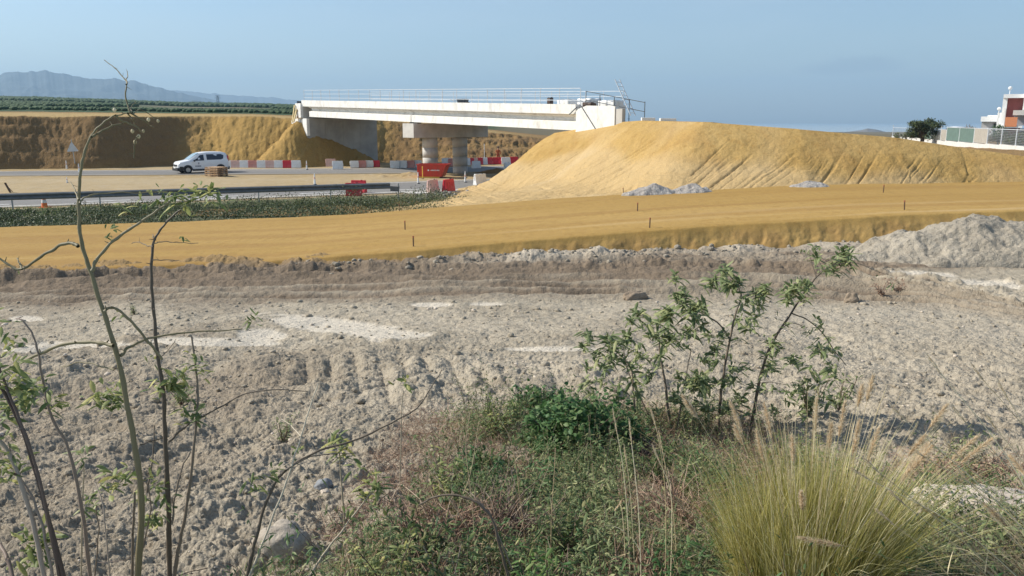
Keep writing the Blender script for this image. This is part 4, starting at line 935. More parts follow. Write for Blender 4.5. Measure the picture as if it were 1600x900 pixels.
# ------------------------------------------------------------ right hand compound
gzr = 1.98
M['fgreen'] = simple('green_screen', (.11,.17,.145), .8, var=.15, scale=2); M['fbeige'] = simple('beige_screen', (.36,.33,.28), .8, var=.12, scale=2)
fpts = [P(px, 240, Y) for px, Y in ((1392,132),(1425,118),(1452,108),(1467,100),(1476,95),(1496,88),(1519,81),(1540,75.5),(1562,70.5),(1585,66),(1612,61.5),(1640,57))]
FE = empty('compound_fence', (fpts[0].x, fpts[0].y, gzr), 0, 'long wire fence with green and beige screens on a low white wall', 'fence')
o0 = Vector((fpts[0].x, fpts[0].y, gzr))
wallh = [.12,.12,.15,.15,.25,.3,.35,.42,.5,.52,.52]
for i in range(len(fpts)-1):
    a = Vector((fpts[i].x, fpts[i].y, gzr))-o0; c = Vector((fpts[i+1].x, fpts[i+1].y, gzr))-o0; h = wallh[i]
    MB().bar(a+Vector((0,0,h/2-.3)), c+Vector((0,0,h/2-.3)), .25, h+.6).build('wall', M['pale_slab'], FE)
    pn = MB()
    top = 1.75 if i > 3 else 1.45
    zc_ = Vector((0,0,(h+.06+top)/2)); pn.bar(a+zc_, c+zc_, .03, top-h-.06)
    mt = M['fgreen'] if i in (1,4,5) else (M['fbeige'] if i in (3,6) else None)
    if mt: pn.build('screen', mt, FE)
    else:
        pn.bm.free(); w = MB(); n = 9
        for q in range(n+1): zz = h+.06+(top-h-.06)*q/n; w.bar(a+Vector((0,0,zz)), c+Vector((0,0,zz)), .02, .02)
        for q in range(1, 14):
            t = q/14; b_ = a.lerp(c, t); w.bar(b_+Vector((0,0,h)), b_+Vector((0,0,top)), .02, .02)
        w.build('wire_mesh', M['galv'], FE)
    MB().bar(a+Vector((0,0,top+.03)), c+Vector((0,0,top+.03)), .06, .06).build('top_rail', M['light_metal'], FE)
for i in range(len(fpts)):
    a = Vector((fpts[i].x, fpts[i].y, gzr))-o0; MB().cyl(a, a+Vector((0,0,1.85)), .05, seg=8).build('post', M['light_metal'], FE)
# building
M['bwhite'] = simple('white_render', (.82,.82,.80), .8, var=.03, scale=.6); M['bred'] = simple('dark_red_cladding', (.30,.085,.075), .7, var=.1, scale=2)
M['borange'] = simple('orange_cladding', (.72,.27,.12), .7, var=.06); M['bgrey'] = simple('grey_cladding', (.42,.41,.40), .8, var=.1)
BD = 150.0
def frame(px, D):
    k = (px-800)/F/1.02; th = math.atan(k); return (math.sin(th), math.cos(th)), (math.cos(th), -math.sin(th)), th
def bx(px0, px1, py0, py1, d0, d1, name, mat, parent):
    r, e, th = BF; t0 = bo.x*r[0]+bo.y*r[1]
    def lx(px): k = (px-800)/F/1.02; t = (t0+d0)/(k*r[0]+r[1]); return (t*k-bo.x)*e[0]+(t-bo.y)*e[1]
    Y = (t0+d0)/(BF_k*r[0]+r[1]); z0 = P(0, py1, Y).z if py1 < 215 else 1.9
    b = MB(); b.box((lx(px0), d0, z0-bo.z), (lx(px1), d1, P(0, py0, Y).z-bo.z)); return b.build(name, mat, parent)
bo = P(1560, 210, BD); bo.z = 1.9; BF = frame(1575, BD); BF_k = (1575-800)/F/1.02
BU = empty('office_building', bo, -BF[2], 'white building with dark red and orange front panels behind the fence', 'building')
bx(1562,1569,150,220,0,9,'wall',M['bwhite'],BU); bx(1556,1562,176,220,.5,8,'wall',M['bwhite'],BU)
bx(1562,1660,147,153,-.4,9,'roof_frame',M['bwhite'],BU)
bx(1569.2,1594,153.3,220,1.2,8,'front_panel',M['bred'],BU); bx(1594.3,1680,144,172,-1.5,7,'upper_block',M['bwhite'],BU)
bx(1580,1680,172.3,180,-2.6,0,'balcony',simple('balcony_render', (.62,.60,.55), .8),BU); bx(1582,1680,180.3,196,-1.0,0,'glazing',simple('grey_glazing', (.28,.28,.30), .4),BU)
bx(1569,1588,183,198,-3.6,-2.7,'sign_box',M['borange'],BU); bx(1562,1597,196.5,200,-3.5,1,'canopy',M['bwhite'],BU); bx(1565.5,1567.5,168,196,-.3,-.1,'pipe',M['bwhite'],BU)
bx(1552,1680,201,220,1.3,7,'ground_floor',simple('shop_glazing', (.05,.07,.13), .3),BU)
for px, hh in ((1566.5,9.6),(1557.5,5.9)):
    k = (px-1560)*BD/F*1.25; b = MB(); b.cyl((k,.5,hh-2.6), (k,.5,hh-1.3), .06, seg=8); b.sph((k,.5,hh-1.1), .34, (1,.6,1)); b.build('roof_lamp', M['bwhite'], BU)
BD = 156; bo = P(1530, 210, BD); bo.z = 1.9; BF = frame(1545, BD); BF_k = (1545-800)/F/1.02
BU2 = empty('annex_building', bo, -BF[2], 'low white flat roofed annex to the left of the taller building', 'building')
bx(1531,1558,182,190,0,7,'parapet',M['bwhite'],BU2); bx(1541,1558,180,181.8,1,6,'roof_curb',M['bwhite'],BU2); bx(1533,1558,190.2,200,.8,6,'wall',M['bgrey'],BU2); bx(1534,1558,200.2,220,.6,6,'lower_wall',M['bwhite'],BU2); bx(1552,1556,193,199,.6,.79,'window',M['glass'],BU2)
p = P(1512, 212, 98); o = empty('site_cabin', (p.x, p.y, 1.9), -.5, 'small white cabin roof showing over the fence beside the bare bush', 'cabin')
MB().box((-1.2,-.8,0), (1.2,.8,1.55)).build('wall', M['bgrey'], o); MB().box((-1.35,-.95,1.555), (1.35,.95,1.72)).build('roof', M['bwhite'], o)
# pylon on the plain
p = P(341, 166, 860); PY = empty('pylon', (p.x, p.y, p.z-2), .3, 'lattice power pylon standing on the plain before the mountains', 'pylon'); b = MB()
for sx in (-1,1):
    for sy in (-1,1): b.bar((sx*1.7, sy*1.7, 0), (sx*.5, sy*.5, 13), .30)
for k in range(5):
    z0 = k*2.6; w0_ = 1.7-.092*z0; z1 = z0+2.6; w1_ = 1.7-.092*z1
    for s in (1,-1): b.bar((-w0_*s, -w0_, z0), (w1_*s, -w1_, z1), .16); b.bar((-w0_*s, w0_, z0), (w1_*s, w1_, z1), .16)
b.build('tower', M['dark_metal'], PY); b = MB(); b.bar((-3,0,10.5), (3,0,10.5), .3); b.bar((-2.4,0,12.6), (2.4,0,12.6), .3); b.build('cross_arm', M['dark_metal'], PY)
# site worker behind the barriers
def person():
    p = PZ(778.5, 256.0, 0); p.y += 1.6; p.x *= (p.y)/(p.y-1.6)
    J = {'pel':(0,0,.95),'ch':(0,.02,1.25),'nk':(0,0,1.46),'hd':(0,-.02,1.56),'tp':(0,-.02,1.72),'sl':(-.18,0,1.40),'el':(-.27,-.05,1.14),'hl':(-.20,-.25,1.05),'sr':(.18,0,1.40),'er':(.25,.03,1.13),'hr':(.24,-.05,.90),
         'kl':(-.11,-.04,.50),'fl':(-.12,0,.08),'tl':(-.13,-.16,.04),'kr':(.11,.02,.50),'fr':(.13,.06,.08),'tr':(.14,-.10,.04),'lh':(-.10,0,.88),'rh':(.10,0,.88)}
    R = {'pel':(.14,.11),'ch':(.17,.12),'nk':(.055,.055),'hd':(.09,.10),'tp':(.07,.08),'sl':(.07,.07),'el':(.045,.045),'hl':(.035,.035),'sr':(.07,.07),'er':(.045,.045),'hr':(.035,.035),'kl':(.065,.065),'fl':(.05,.05),'tl':(.04,.04),'kr':(.065,.065),'fr':(.05,.05),'tr':(.04,.04),'lh':(.09,.09),'rh':(.09,.09)}
    E = [('pel','ch'),('ch','nk'),('nk','hd'),('hd','tp'),('ch','sl'),('sl','el'),('el','hl'),('ch','sr'),('sr','er'),('er','hr'),('pel','lh'),('lh','kl'),('kl','fl'),('fl','tl'),('pel','rh'),('rh','kr'),('kr','fr'),('fr','tr')]
    ks = list(J); me = bpy.data.meshes.new('person'); me.from_pydata([J[k] for k in ks], [(ks.index(a), ks.index(b)) for a, b in E], [])
    o = bpy.data.objects.new('person', me); C.objects.link(o); md = o.modifiers.new('skin', 'SKIN'); me.skin_vertices[0]
    for i, k in enumerate(ks): me.skin_vertices[0].data[i].radius = R[k]; me.skin_vertices[0].data[i].use_root = (k == 'pel')
    o.modifiers.new('sub', 'SUBSURF').levels = 1
    m, nt, pr = newmat('worker_clothes'); tc = nt.nodes.new('ShaderNodeTexCoord'); sx = nt.nodes.new('ShaderNodeSeparateXYZ'); nt.links.new(tc.outputs['Object'], sx.inputs[0])
    rp = nt.nodes.new('ShaderNodeValToRGB'); rp.color_ramp.interpolation = 'CONSTANT'; e = rp.color_ramp.elements; e[0].position = 0; e[0].color = (.03,.025,.02,1); e[1].position = .055; e[1].color = (.30,.06,.035,1)
    for ps, cc in ((.54,(.40,.12,.05,1)),(.80,(.45,.28,.2,1))): x = e.new(ps); x.color = cc
    mr = nt.nodes.new('ShaderNodeMapRange'); mr.inputs[2].default_value = 1.8; nt.links.new(sx.outputs[2], mr.inputs[0]); nt.links.new(mr.outputs[0], rp.inputs[0]); nt.links.new(rp.outputs[0], pr.inputs['Base Color']); pr.inputs['Roughness'].default_value = .9
    me.materials.append(m); o.location = (p.x, p.y, .0); tag(o, 'person in reddish work clothes standing behind the barriers right of the pier', 'person')
    b = MB(); b.sph((0,-.0,1.68), .115, (1,1.05,.75)); h = b.build('hair', M['black'], o, True)
person()
p = PZ(756.5, 258, 0); o = empty('marker_pole', (p.x, p.y+.8, 0), 0, 'thin pale pole rising behind the barriers right of the pier', 'pole'); MB().cyl((0,0,0), (0,0,2.15), .03, seg=8).build('pole', M['white'], o); MB().cyl((0,0,0), (0,0,.08), .14, .12, seg=10).build('foot', M['conc'], o)
# ------------------------------------------------------------ foreground plants
def gz(x, y): return float(gray(np.array([float(x)]), np.array([float(y)]), False)[0][0])
def unit(v): return v/(np.linalg.norm(v)+1e-9)
def smooth_path(pts, n=6):
    pts = np.asarray(pts, float)
    if len(pts) < 3: 
        t = np.linspace(0, 1, n+1)[:, None]; return pts[0]*(1-t)+pts[-1]*t
    P_ = np.vstack([2*pts[0]-pts[1], pts, 2*pts[-1]-pts[-2]]); out = []
    for i in range(1, len(P_)-2):
        a, b, c, d = P_[i-1:i+3]
        for t in np.linspace(0, 1, n, endpoint=False):
            out.append(.5*((2*b)+(-a+c)*t+(2*a-5*b+4*c-d)*t*t+(-a+3*b-3*c+d)*t**3))
    out.append(pts[-1]); return np.array(out)
def wig(path, amp, seed=0):
    t = np.arange(len(path)); 
    return path + np.stack([gn(t*.35, t*0+seed, 1), gn(t*.35, t*0+seed, 2), gn(t*.35, t*0+seed, 3)], -1)*amp
def pixpath(pts, Y0, Y1=None):
    n = len(pts); Y1 = Y0 if Y1 is None else Y1
    return [np.array(P(px, py, Y0+(Y1-Y0)*i/(n-1))) for i, (px, py) in enumerate(pts)]
def leaves(acc, c, n, L, W, spread=1.0, up=.3, dirv=None, fold=.25, droop=.4, seg=5, jit=.02, lo=.5):
    c = np.asarray(c, float)
    th = rng.random(n)*2*PI; el = up + spread*(rng.random(n)-.5)
    d = np.stack([np.cos(th)*np.cos(el), np.sin(th)*np.cos(el), np.sin(el)], -1)
    if dirv is not None: d = d + np.asarray(dirv)[None]; 
    d /= np.linalg.norm(d, axis=1)[:, None]
    ln = L*(lo+(1-lo)*rng.random(n)); s = np.linspace(0, 1, seg)
    base = c+rng.normal(0, jit, (n, 3)) if c.ndim == 1 else c
    path = base[:, None]+d[:, None]*(ln[:, None]*s[None])[..., None]
    path[..., 2] -= droop*ln[:, None]*s[None]**2*(.4+rng.random(n))[:, None]
    prof = np.sin(PI*np.clip(s*.92+.06, 0, 1))**.8; prof[-1] = .04
    w = (W*(.6+.4*rng.random(n)))[:, None]*prof[None]*(ln/L)[:, None]**.5
    side = np.cross(d, np.array([0,0,1.])+rng.normal(0, .35, (n, 3)))
    acc.ribbon(path, w, side, fold)
def sprig(sa, la, a, b, r0, r1, nl=4, L=.06, W=.02, n=8, **kw):
    path = smooth_path([a, (np.array(a)+b)/2+rng.normal(0, .03, 3)*np.linalg.norm(np.array(b)-a), b], 5); sa.tube(path, np.linspace(r0, r1, len(path)), 5)
    for k in range(nl): leaves(la, path[int((k+1)*(len(path)-1)/nl)], n, L, W, **kw)
def stem_plant(name, label, stems, Y0, Y1, rads, leafs, mat_s, mat_l, cat='plant', group=None, pods=(), sticks=(), ext=True, lw=(.075,.024), extra=None):
    sa, la, pa = Acc(), Acc(), Acc(); root = None
    for i, st in enumerate(stems):
        pts = list(st['p']); ya = st.get('Y0', Y0); yb = st.get('Y1', Y1)
        wp = pixpath(pts, ya, yb)
        if st.get('root'):
            d = unit(wp[0]-wp[1]); q = wp[0].copy(); z = gz(q[0], q[1])
            if q[2] > z: q = q + d*((q[2]-z+.04)/max(.3, -d[2])) ; wp = [q]+wp
            if root is None: root = q
        path = wig(smooth_path(wp, 6), st.get('w', .004), i+len(name)); r0, r1 = st.get('r', rads)
        tt = np.linspace(0, 1, len(path)); sa.tube(path, (r0+(r1-r0)*tt**st.get('pw', .8))*(1+.10*np.sin(np.arange(len(path))*1.7)+.08*rng.random(len(path))), 8, r=st.get('c'))
        # small nodes and stub twigs
        for k in range(3, len(path)-2, 7):
            if st.get('stubs', True):
                d = unit(rng.normal(0, 1, 3)+np.array([0,0,.6])); sa.tube([path[k], path[k]+d*.02], [r1*.9, r1*.4], 4)
    if root is None: root = np.array(P(*stems[0]['p'][0], Y0))
    for lf in leafs:
        px, py, Y, n = lf[:4]; sc = lf[4] if len(lf) > 4 else 1
        leaves(la, np.array(P(px, py, Y)), n, lw[0]*sc, lw[1]*sc, 1.6, .45, droop=.5, jit=.02*sc)
    for px, py, Y, r in pods:
        c = np.array(P(px, py, Y)); V = IV*np.array([.8,.8,1.15])*r+c; pa.add(V, np.concatenate([IF, IF[:, 2:3]], 1)) if False else pa.tube([c-[0,0,r*1.3], c-[0,0,r*.7], c, c+[0,0,r*.8], c+[0,0,r*1.3]], [r*.15, r*.8, r, r*.75, r*.1], 8)
    loc = tuple(root); e = empty(name, loc, 0, label, cat, group)
    sa.build('stem', mat_s, e, loc=loc)
    if la.n: la.build('leaves', mat_l, e, loc=loc)
    if pa.n: pa.build('seed_pods', M['straw'], e, loc=loc)
    if extra: extra(e, loc)
    return e
YA = 2.75
stem_plant('tobacco_sapling', 'tallest thin sapling at the left with a drooping seed head above the horizon', [
 dict(p=[(215,905),(221,780),(209,690),(189,580),(166,500),(143,430),(128,380),(123,330),(126,270),(133,235),(146,208),(166,188),(186,179),(206,177)], r=(.0145,.0018), root=1, pw=.62),
 dict(p=[(203,176),(196,150),(198,130),(190,118),(178,105),(163,94)], r=(.0028,.0012), w=.002), dict(p=[(197,132),(199,121),(199,111)], r=(.0022,.001)),
 dict(p=[(143,214),(160,204),(185,194),(200,191)], r=(.004,.002)), dict(p=[(180,180),(192,190),(212,197),(222,207)], r=(.004,.0018)), dict(p=[(200,177),(208,188),(212,197)], r=(.003,.0014)),
 dict(p=[(205,177),(222,187),(240,199)], r=(.003,.0013)), dict(p=[(206,178),(222,172),(246,188)], r=(.002,.001)), dict(p=[(216,213),(211,222),(209,247)], r=(.0022,.002)), dict(p=[(207,176),(204,168),(212,158)], r=(.002,.001)),
 dict(p=[(122,385),(113,380),(98,382),(70,397),(33,421),(12,412),(-14,396)], r=(.0065,.0035)), dict(p=[(34,421),(30,410),(27,404)], r=(.003,.002)),
 dict(p=[(143,424),(153,403),(183,372),(215,350),(250,326),(277,308)], r=(.0065,.0032)),
 dict(p=[(177,540),(150,535),(100,538),(55,556),(0,582),(-25,590)], r=(.007,.0045)),
 dict(p=[(188,556),(205,541),(240,527),(300,519),(380,514)], r=(.006,.002)),
 dict(p=[(163,487),(170,481),(184,484),(208,505),(236,540),(255,562)], r=(.005,.0045), c=.97),
 dict(p=[(178,578),(150,570),(125,566),(95,574)], r=(.003,.0015), c=.9),
 dict(p=[(125,318),(133,308),(160,302),(210,301),(262,300)], r=(.0035,.0013), c=.97), dict(p=[(123,312),(117,297),(110,284)], r=(.003,.0015), c=.9)],
 YA, YA+.12, (.012,.003), [(276,305,2.9,10,.8),(260,315,2.9,12,.9),(300,300,2.9,14,.9),(322,296,2.9,14,.85),(345,308,2.9,12,.8),(245,300,2.9,8,.7),(290,318,2.9,12,.9),(330,318,2.9,8,.7),(222,320,2.9,5,.8),(200,328,2.85,4,.9),(172,365,2.8,8,.6),(178,360,2.8,5,.5),(30,410,2.85,4,.3),(395,497,2.9,12,.7),(187,500,2.8,4,.7),(28,424,2.85,2,.3)],
 M['stem'], M['leaf'], pods=[(179,172,2.85,.006),(232,187,2.86,.006),(247,189,2.86,.005),(207,205,2.86,.006),(224,205,2.86,.005),(217,213,2.86,.006),(211,222,2.86,.006)])
stem_plant('tobacco_sapling', 'second sapling to the right of the tallest one, dark stem forking at the base', [
 dict(p=[(265,905),(262,760),(258,690),(256,620),(247,560),(241,500),(237,440),(238,390),(245,368),(262,345),(282,328)], r=(.011,.003), root=1),
 dict(p=[(272,905),(280,850),(292,790),(303,700),(309,620),(304,560),(299,525)], r=(.009,.003), root=1), dict(p=[(268,820),(275,770),(285,730),(298,705)], r=(.004,.003), c=.95),
 dict(p=[(239,385),(228,383),(215,378),(205,381)], r=(.002,.001)), dict(p=[(239,380),(255,378),(280,379),(310,380)], r=(.002,.001), c=.9), dict(p=[(240,372),(239,366)], r=(.002,.001)),
 dict(p=[(263,690),(290,667),(340,638),(400,611),(480,611)], r=(.005,.0015)), dict(p=[(220,695),(240,688),(262,683)], r=(.003,.002)), dict(p=[(230,770),(238,720),(241,665)], r=(.004,.002)), dict(p=[(236,407),(260,406),(280,407)], r=(.002,.001)),dict(p=[(250,560),(262,548),(275,530)], r=(.002,.001))],
 2.95, 3.05, (.01,.003), [(272,600,3.0,16),(262,607,3.0,10),(240,600,3.0,6),(300,565,3.0,10,.8),(298,650,3.0,16,.9),(288,640,3.0,8,.8),(312,575,3.0,9,.9),(282,585,3.0,14,1.1),(258,600,3.0,12,1.1),(310,640,3.0,12,1.0),(279,374,3.0,5,.5),(236,560,3.0,3,.6),(320,590,3.0,4,.6)], M['stem_dark'], M['leaf'])
stem_plant('tobacco_seedling', 'low leafy shoots around the base of the tall sapling at the left', [
 dict(p=[(207,880),(208,820),(211,770)], r=(.006,.004), root=1), dict(p=[(229,830),(236,790),(228,750)], r=(.003,.002), root=1), dict(p=[(150,880),(154,830),(150,790)], r=(.003,.002), root=1)],
 2.9, 2.9, (.01,.003), [(185,748,2.9,16,1.0),(172,760,2.9,12,1.0),(205,740,2.9,10,.9),(160,755,2.9,6,.8),(243,750,2.95,14,1),(260,765,2.95,10,.9),(250,800,2.95,14,.9),(235,820,2.95,12,.9),(218,775,2.95,8,.8),(135,790,2.9,8,.8)], M['stem_dark'], M['leaf'])
stem_plant('tobacco_seedling', 'small grey green shoot left of the tall sapling above bare soil', [
 dict(p=[(128,830),(129,770),(131,735),(128,715)], r=(.004,.002), root=1)], 3.1, 3.1, (.01,.003), [(128,712,3.1,14,.9),(137,800,3.05,10,.8)], M['stem_pale'], M['leaf_grey'])
stem_plant('tobacco_sapling', 'cluster of bare brown stems at the left edge bending towards the corner', [
 dict(p=[(100,905),(78,820),(62,760),(38,680),(10,620),(-8,590)], r=(.009,.005), root=1), dict(p=[(70,905),(52,820),(24,730),(0,688),(-20,665)], r=(.009,.006), root=1), dict(p=[(92,900),(62,750),(30,655),(10,605),(-5,560)], r=(.006,.004), root=1),
 dict(p=[(82,900),(68,830),(52,780),(28,740),(12,690)], r=(.006,.003), root=1), dict(p=[(20,905),(10,870),(0,850)], r=(.008,.006), root=1)],
 2.5, 2.6, (.01,.004), [(10,690,2.55,16,.9),(0,720,2.55,10,.9),(15,640,2.6,14,.8),(30,600,2.6,14,.9),(48,612,2.6,12,.9),(5,580,2.6,10,.9),(25,545,2.6,8,.7),(60,850,2.6,16,.9),(45,835,2.6,10,.9),(62,870,2.6,14,.8),(8,500,2.6,8,.8),(20,530,2.6,10,.7),(35,625,2.7,16,1.1),(12,600,2.6,16,1.1),(58,618,2.7,14,1.0),(0,640,2.6,14,1.1),(22,570,2.65,12,1),(5,745,2.55,14,1.1),(48,870,2.6,18,1.2),(70,845,2.6,14,1.1),(30,720,2.6,10,.9)], M['twig'], M['leaf'])
stem_plant('tobacco_sapling', 'single thin brown stem between the left cluster and the tallest sapling', [
 dict(p=[(141,905),(127,790),(106,700),(80,650),(68,600),(60,555),(50,520),(33,500),(25,498)], r=(.008,.0022), root=1), dict(p=[(172,900),(162,800),(155,770),(147,752)], r=(.0035,.002), root=1, c=.97)],
 2.75, 2.85, (.01,.004), [(165,625,2.85,14,1.0),(178,632,2.85,10,.9),(180,600,2.85,5,.7),(65,600,2.8,8,.9),(80,640,2.8,10,.8),(150,630,2.85,12,1.0),(172,615,2.85,12,1.1),(92,628,2.8,10,.9)], M['twig'], M['leaf'])
stem_plant('arching_branch', 'dark arching branch sweeping from the bottom up to the right over bare soil', [
 dict(p=[(386,905),(400,840),(420,775),(446,735),(500,704),(560,686),(620,656),(652,637),(672,608),(690,578)], r=(.008,.0018), root=1), dict(p=[(446,735),(480,716),(520,709),(560,708)], r=(.003,.0015))],
 2.85, 3.3, (.01,.004), [(428,738,3.0,12,.8),(398,765,2.95,10,.8),(405,750,2.95,8,.8),(465,700,3.0,8,.6)], M['stem_dark'], M['leaf'])
stem_plant('pale_stem', 'pale straight leafless stem crossing the dark arching branch', [
 dict(p=[(388,905),(425,812),(450,745),(468,690),(483,640),(497,600)], r=(.0055,.002), root=1), dict(p=[(470,682),(455,665),(440,655)], r=(.002,.001))], 2.8, 3.0, (.01,.004), [], M['stem_pale'], M['leaf'])
stem_plant('tobacco_seedling', 'young leafy stem leaning right at the left edge of the green weeds', [
 dict(p=[(480,905),(510,860),(545,815),(580,770)], r=(.005,.0028), root=1)], 2.9, 3.2, (.01,.004), [(582,750,3.2,18,1.1),(590,765,3.2,12,1.1),(575,775,3.2,10,1),(540,800,3.1,6,.9),(560,735,3.2,8,.9)], M['stem_pale'], M['leaf'])
stem_plant('tobacco_seedling', 'tiny yellow green shoot on bare soil above the weeds near the middle', [
 dict(p=[(627,668),(628,630),(630,610)], r=(.004,.002), root=1)], 4.6, 4.6, (.01,.004), [(631,598,4.6,14,1.3)], M['stem_pale'], M['leaf'])
stem_plant('tobacco_seedling', 'small leafy shoot rising at the left end of the green weeds', [
 dict(p=[(534,760),(531,720),(530,690)], r=(.005,.003), root=1)], 3.8, 3.8, (.01,.004), [(530,690,3.8,16,1.2),(535,705,3.8,10,1.1),(520,685,3.8,8,1)], M['stem_pale'], M['leaf'])
# shrub right of centre
YF = 6.3
F_st = [dict(p=[(1122,668),(1126,620),(1133,570),(1141,528),(1150,488),(1158,466),(1152,446),(1135,425)], r=(.0145,.004), root=1),
 dict(p=[(1180,632),(1190,580),(1208,533),(1232,496),(1255,460),(1277,432),(1300,415),(1326,398)], r=(.0145,.004), root=1),
 dict(p=[(1044,640),(1038,590),(1031,555),(1030,530),(1020,517),(1008,508)], r=(.013,.004), root=1),
 dict(p=[(1068,610),(1074,575),(1080,545)], r=(.007,.003), root=1), dict(p=[(990,620),(985,575),(960,548),(938,546)], r=(.009,.003), root=1), dict(p=[(1000,620),(985,590),(976,560),(975,530)], r=(.007,.003), root=1),
 dict(p=[(1140,530),(1125,508),(1098,490),(1075,482),(1055,470)], r=(.008,.003)), dict(p=[(1060,474),(1056,450),(1052,435)], r=(.005,.002)), dict(p=[(1158,466),(1172,460),(1190,455)], r=(.006,.003)),
 dict(p=[(1238,490),(1262,500),(1285,520),(1302,545),(1322,571)], r=(.006,.003)), dict(p=[(1215,520),(1235,505),(1262,512)], r=(.005,.002)), dict(p=[(1180,600),(1200,597),(1228,601)], r=(.003,.002)),
 dict(p=[(1150,640),(1180,655),(1196,680)], r=(.006,.004)), dict(p=[(1300,415),(1335,410),(1372,425),(1392,430)], r=(.003,.0012)), dict(p=[(1275,432),(1265,400),(1268,390)], r=(.004,.002))]
F_lf = []
for px, py, n, s in ((1130,425,26,1.1),(1120,440,22,1.0),(1150,440,22,1.0),(1138,452,20,.9),(1185,460,20,1.0),(1195,448,16,.9),(1180,475,14,.8),(1160,470,12,.8),(1055,440,16,.9),(1058,465,26,1.1),(1075,485,28,1.1),(1095,480,18,1),(1050,490,26,1.1),(1035,500,22,1),
   (1000,495,22,1.0),(1012,505,16,.9),(985,505,14,.8),(975,525,22,1.1),(945,530,20,1.0),(925,530,18,.9),(915,545,12,.8),(960,548,18,.9),(1020,530,18,.9),(1045,530,22,1),(1070,520,20,1),(1095,510,16,.9),(1110,525,12,.8),
   (1238,455,24,1.0),(1250,440,24,1.0),(1232,470,18,.9),(1265,455,14,.9),(1258,470,12,.8),(1322,395,24,1.0),(1332,410,16,.9),(1310,405,20,.9),(1300,418,14,.8),(1290,425,10,.8),(1275,400,14,.8),(1280,385,8,.6),(1265,395,6,.6),
   (1155,500,12,.9),(1170,510,14,.9),(1120,545,14,1),(1110,560,12,.9),(1090,595,28,1.1),(1075,605,20,1),(1105,605,22,1),(1060,620,18,1),(1140,590,12,.9),(1155,575,12,.8),(1200,560,8,.8),(1212,540,8,.7),(1280,510,10,.7),(1290,530,10,.7),(1302,550,14,.8),(1275,540,8,.7),(1262,520,8,.7),(1245,560,8,.8),
   (1140,640,18,1),(1160,625,14,.9),(1100,640,20,1),(1035,560,10,.8),(1000,555,12,.8),(985,570,12,.8),(955,565,10,.8),(930,560,8,.8),(1180,490,10,.8),(1225,505,8,.7),(1392,440,3,.5),(1372,430,3,.5)):
    F_lf.append((px+random.uniform(-5,5), py+random.uniform(-4,4), YF+random.uniform(-.25,.35), int(n*1.3), s)); F_lf.append((px+random.uniform(-14,14), py+random.uniform(-12,12), YF+random.uniform(-.25,.35), int(n*.45), s*.85))
for k in range(120):
    px = random.uniform(905, 1310); py = random.uniform(500, 655)
    if py < 520+abs(px-1090)*.12: continue
    F_lf.append((px, py, YF+random.uniform(-.3,.4), random.randint(7, 15), random.uniform(.65, 1.0)))
stem_plant('tobacco_shrub', 'grey green leafy shrub with two dark leaning stems right of the middle', F_st, YF, YF+.2, (.02,.006), F_lf, M['stem_dark'], M['leaf_grey'], cat='shrub', lw=(.135,.040))
for k, (px, py, Y, s, l) in enumerate(((1262,628,5.9,1.0,'low green shrub on the rubble just behind the grass plumes'),(1310,620,6.2,.8,'smaller low shrub right of another one behind the grass plumes'),(1380,440,14,1.0,'dry reddish weed on the track verge right of the shrub top'),(1400,435,15,.9,'tiny dry weed beside the reddish one on the far verge'),(283,612,5,.8,'small green shrub on the soil between the two tall saplings'),(442,668,5,.5,'tiny green weed on bare soil above the arching branch'),(210,470,9,.5,'tiny weed on the bare soil just right of the tallest sapling'))):
    c = on_ground(px, py+22, 2.5); sa, la = Acc(), Acc(); c0 = np.array(c)
    for q in range(8):
        e = c0+np.array([random.uniform(-.2,.2), random.uniform(-.15,.15), random.uniform(.12,.38)])*s; sprig(sa, la, c0, e, .006, .003, 3, .09*s, .028*s, 7, spread=1.6, up=.5)
    e = empty('low_shrub', c, 0, l, 'shrub', 'low shrubs on the soil'); sa.build('stem', M['twig'], e, loc=tuple(c)); la.build('leaves', M['twig_red'] if k in (2, 3) else M['leaf_grey'], e, loc=tuple(c))
# dense mallow bush
def dome_leaves(la, c, rx, ry, rz, n, L, W, **kw):
    th = rng.random(n)*2*PI; u = rng.random(n)**.6; el = np.arcsin(rng.random(n))
    r = .65+.35*rng.random(n); bump = 1+.18*np.sin(th*3+1)+.12*np.sin(th*7)
    pts = np.stack([rx*np.cos(th)*np.cos(el)*r*bump, ry*np.sin(th)*np.cos(el)*r*bump, rz*np.sin(el)*r*bump], -1)+np.asarray(c)
    leaves(la, pts, n, L, W, **kw)
def bush(name, px, py, Y, r, n, L, W, mat, label, cat='bush', group=None, rz=.8, stemm='twig'):
    x = P(px, py, Y).x; z = gz(x, Y); c = (x, Y, z); sa, la = Acc(), Acc()
    for k in range(10):
        a = random.random()*6.28; e = np.array(c)+np.array([math.cos(a)*r*.8, math.sin(a)*r*.6, r*rz*random.uniform(.5,1)]); sprig(sa, la, np.array(c), e, .006, .003, 2, L, W, 5)
    dome_leaves(la, c, r, r*.8, r*rz, n, L, W, spread=1.8, up=.5, fold=.15, droop=.3)
    e = empty(name, c, 0, label, cat, group); sa.build('stem', M[stemm], e, loc=c); la.build('leaves', M[mat], e, loc=c); return e
bush('mallow_bush', 905, 665, 5.7, .46, 2600, .06, .052, 'leaf_dark', 'dense dark green leafy bush just below the middle of the view', rz=.95)
bush('mallow_bush', 838, 640, 6.6, .26, 800, .06, .045, 'leaf_dark', 'smaller taller green bush on the left of the dense dark one', rz=1.1)
bush('leafy_bush', 760, 650, 5.2, .22, 500, .08, .025, 'herb', 'low loose green bush left of the two dark green ones')
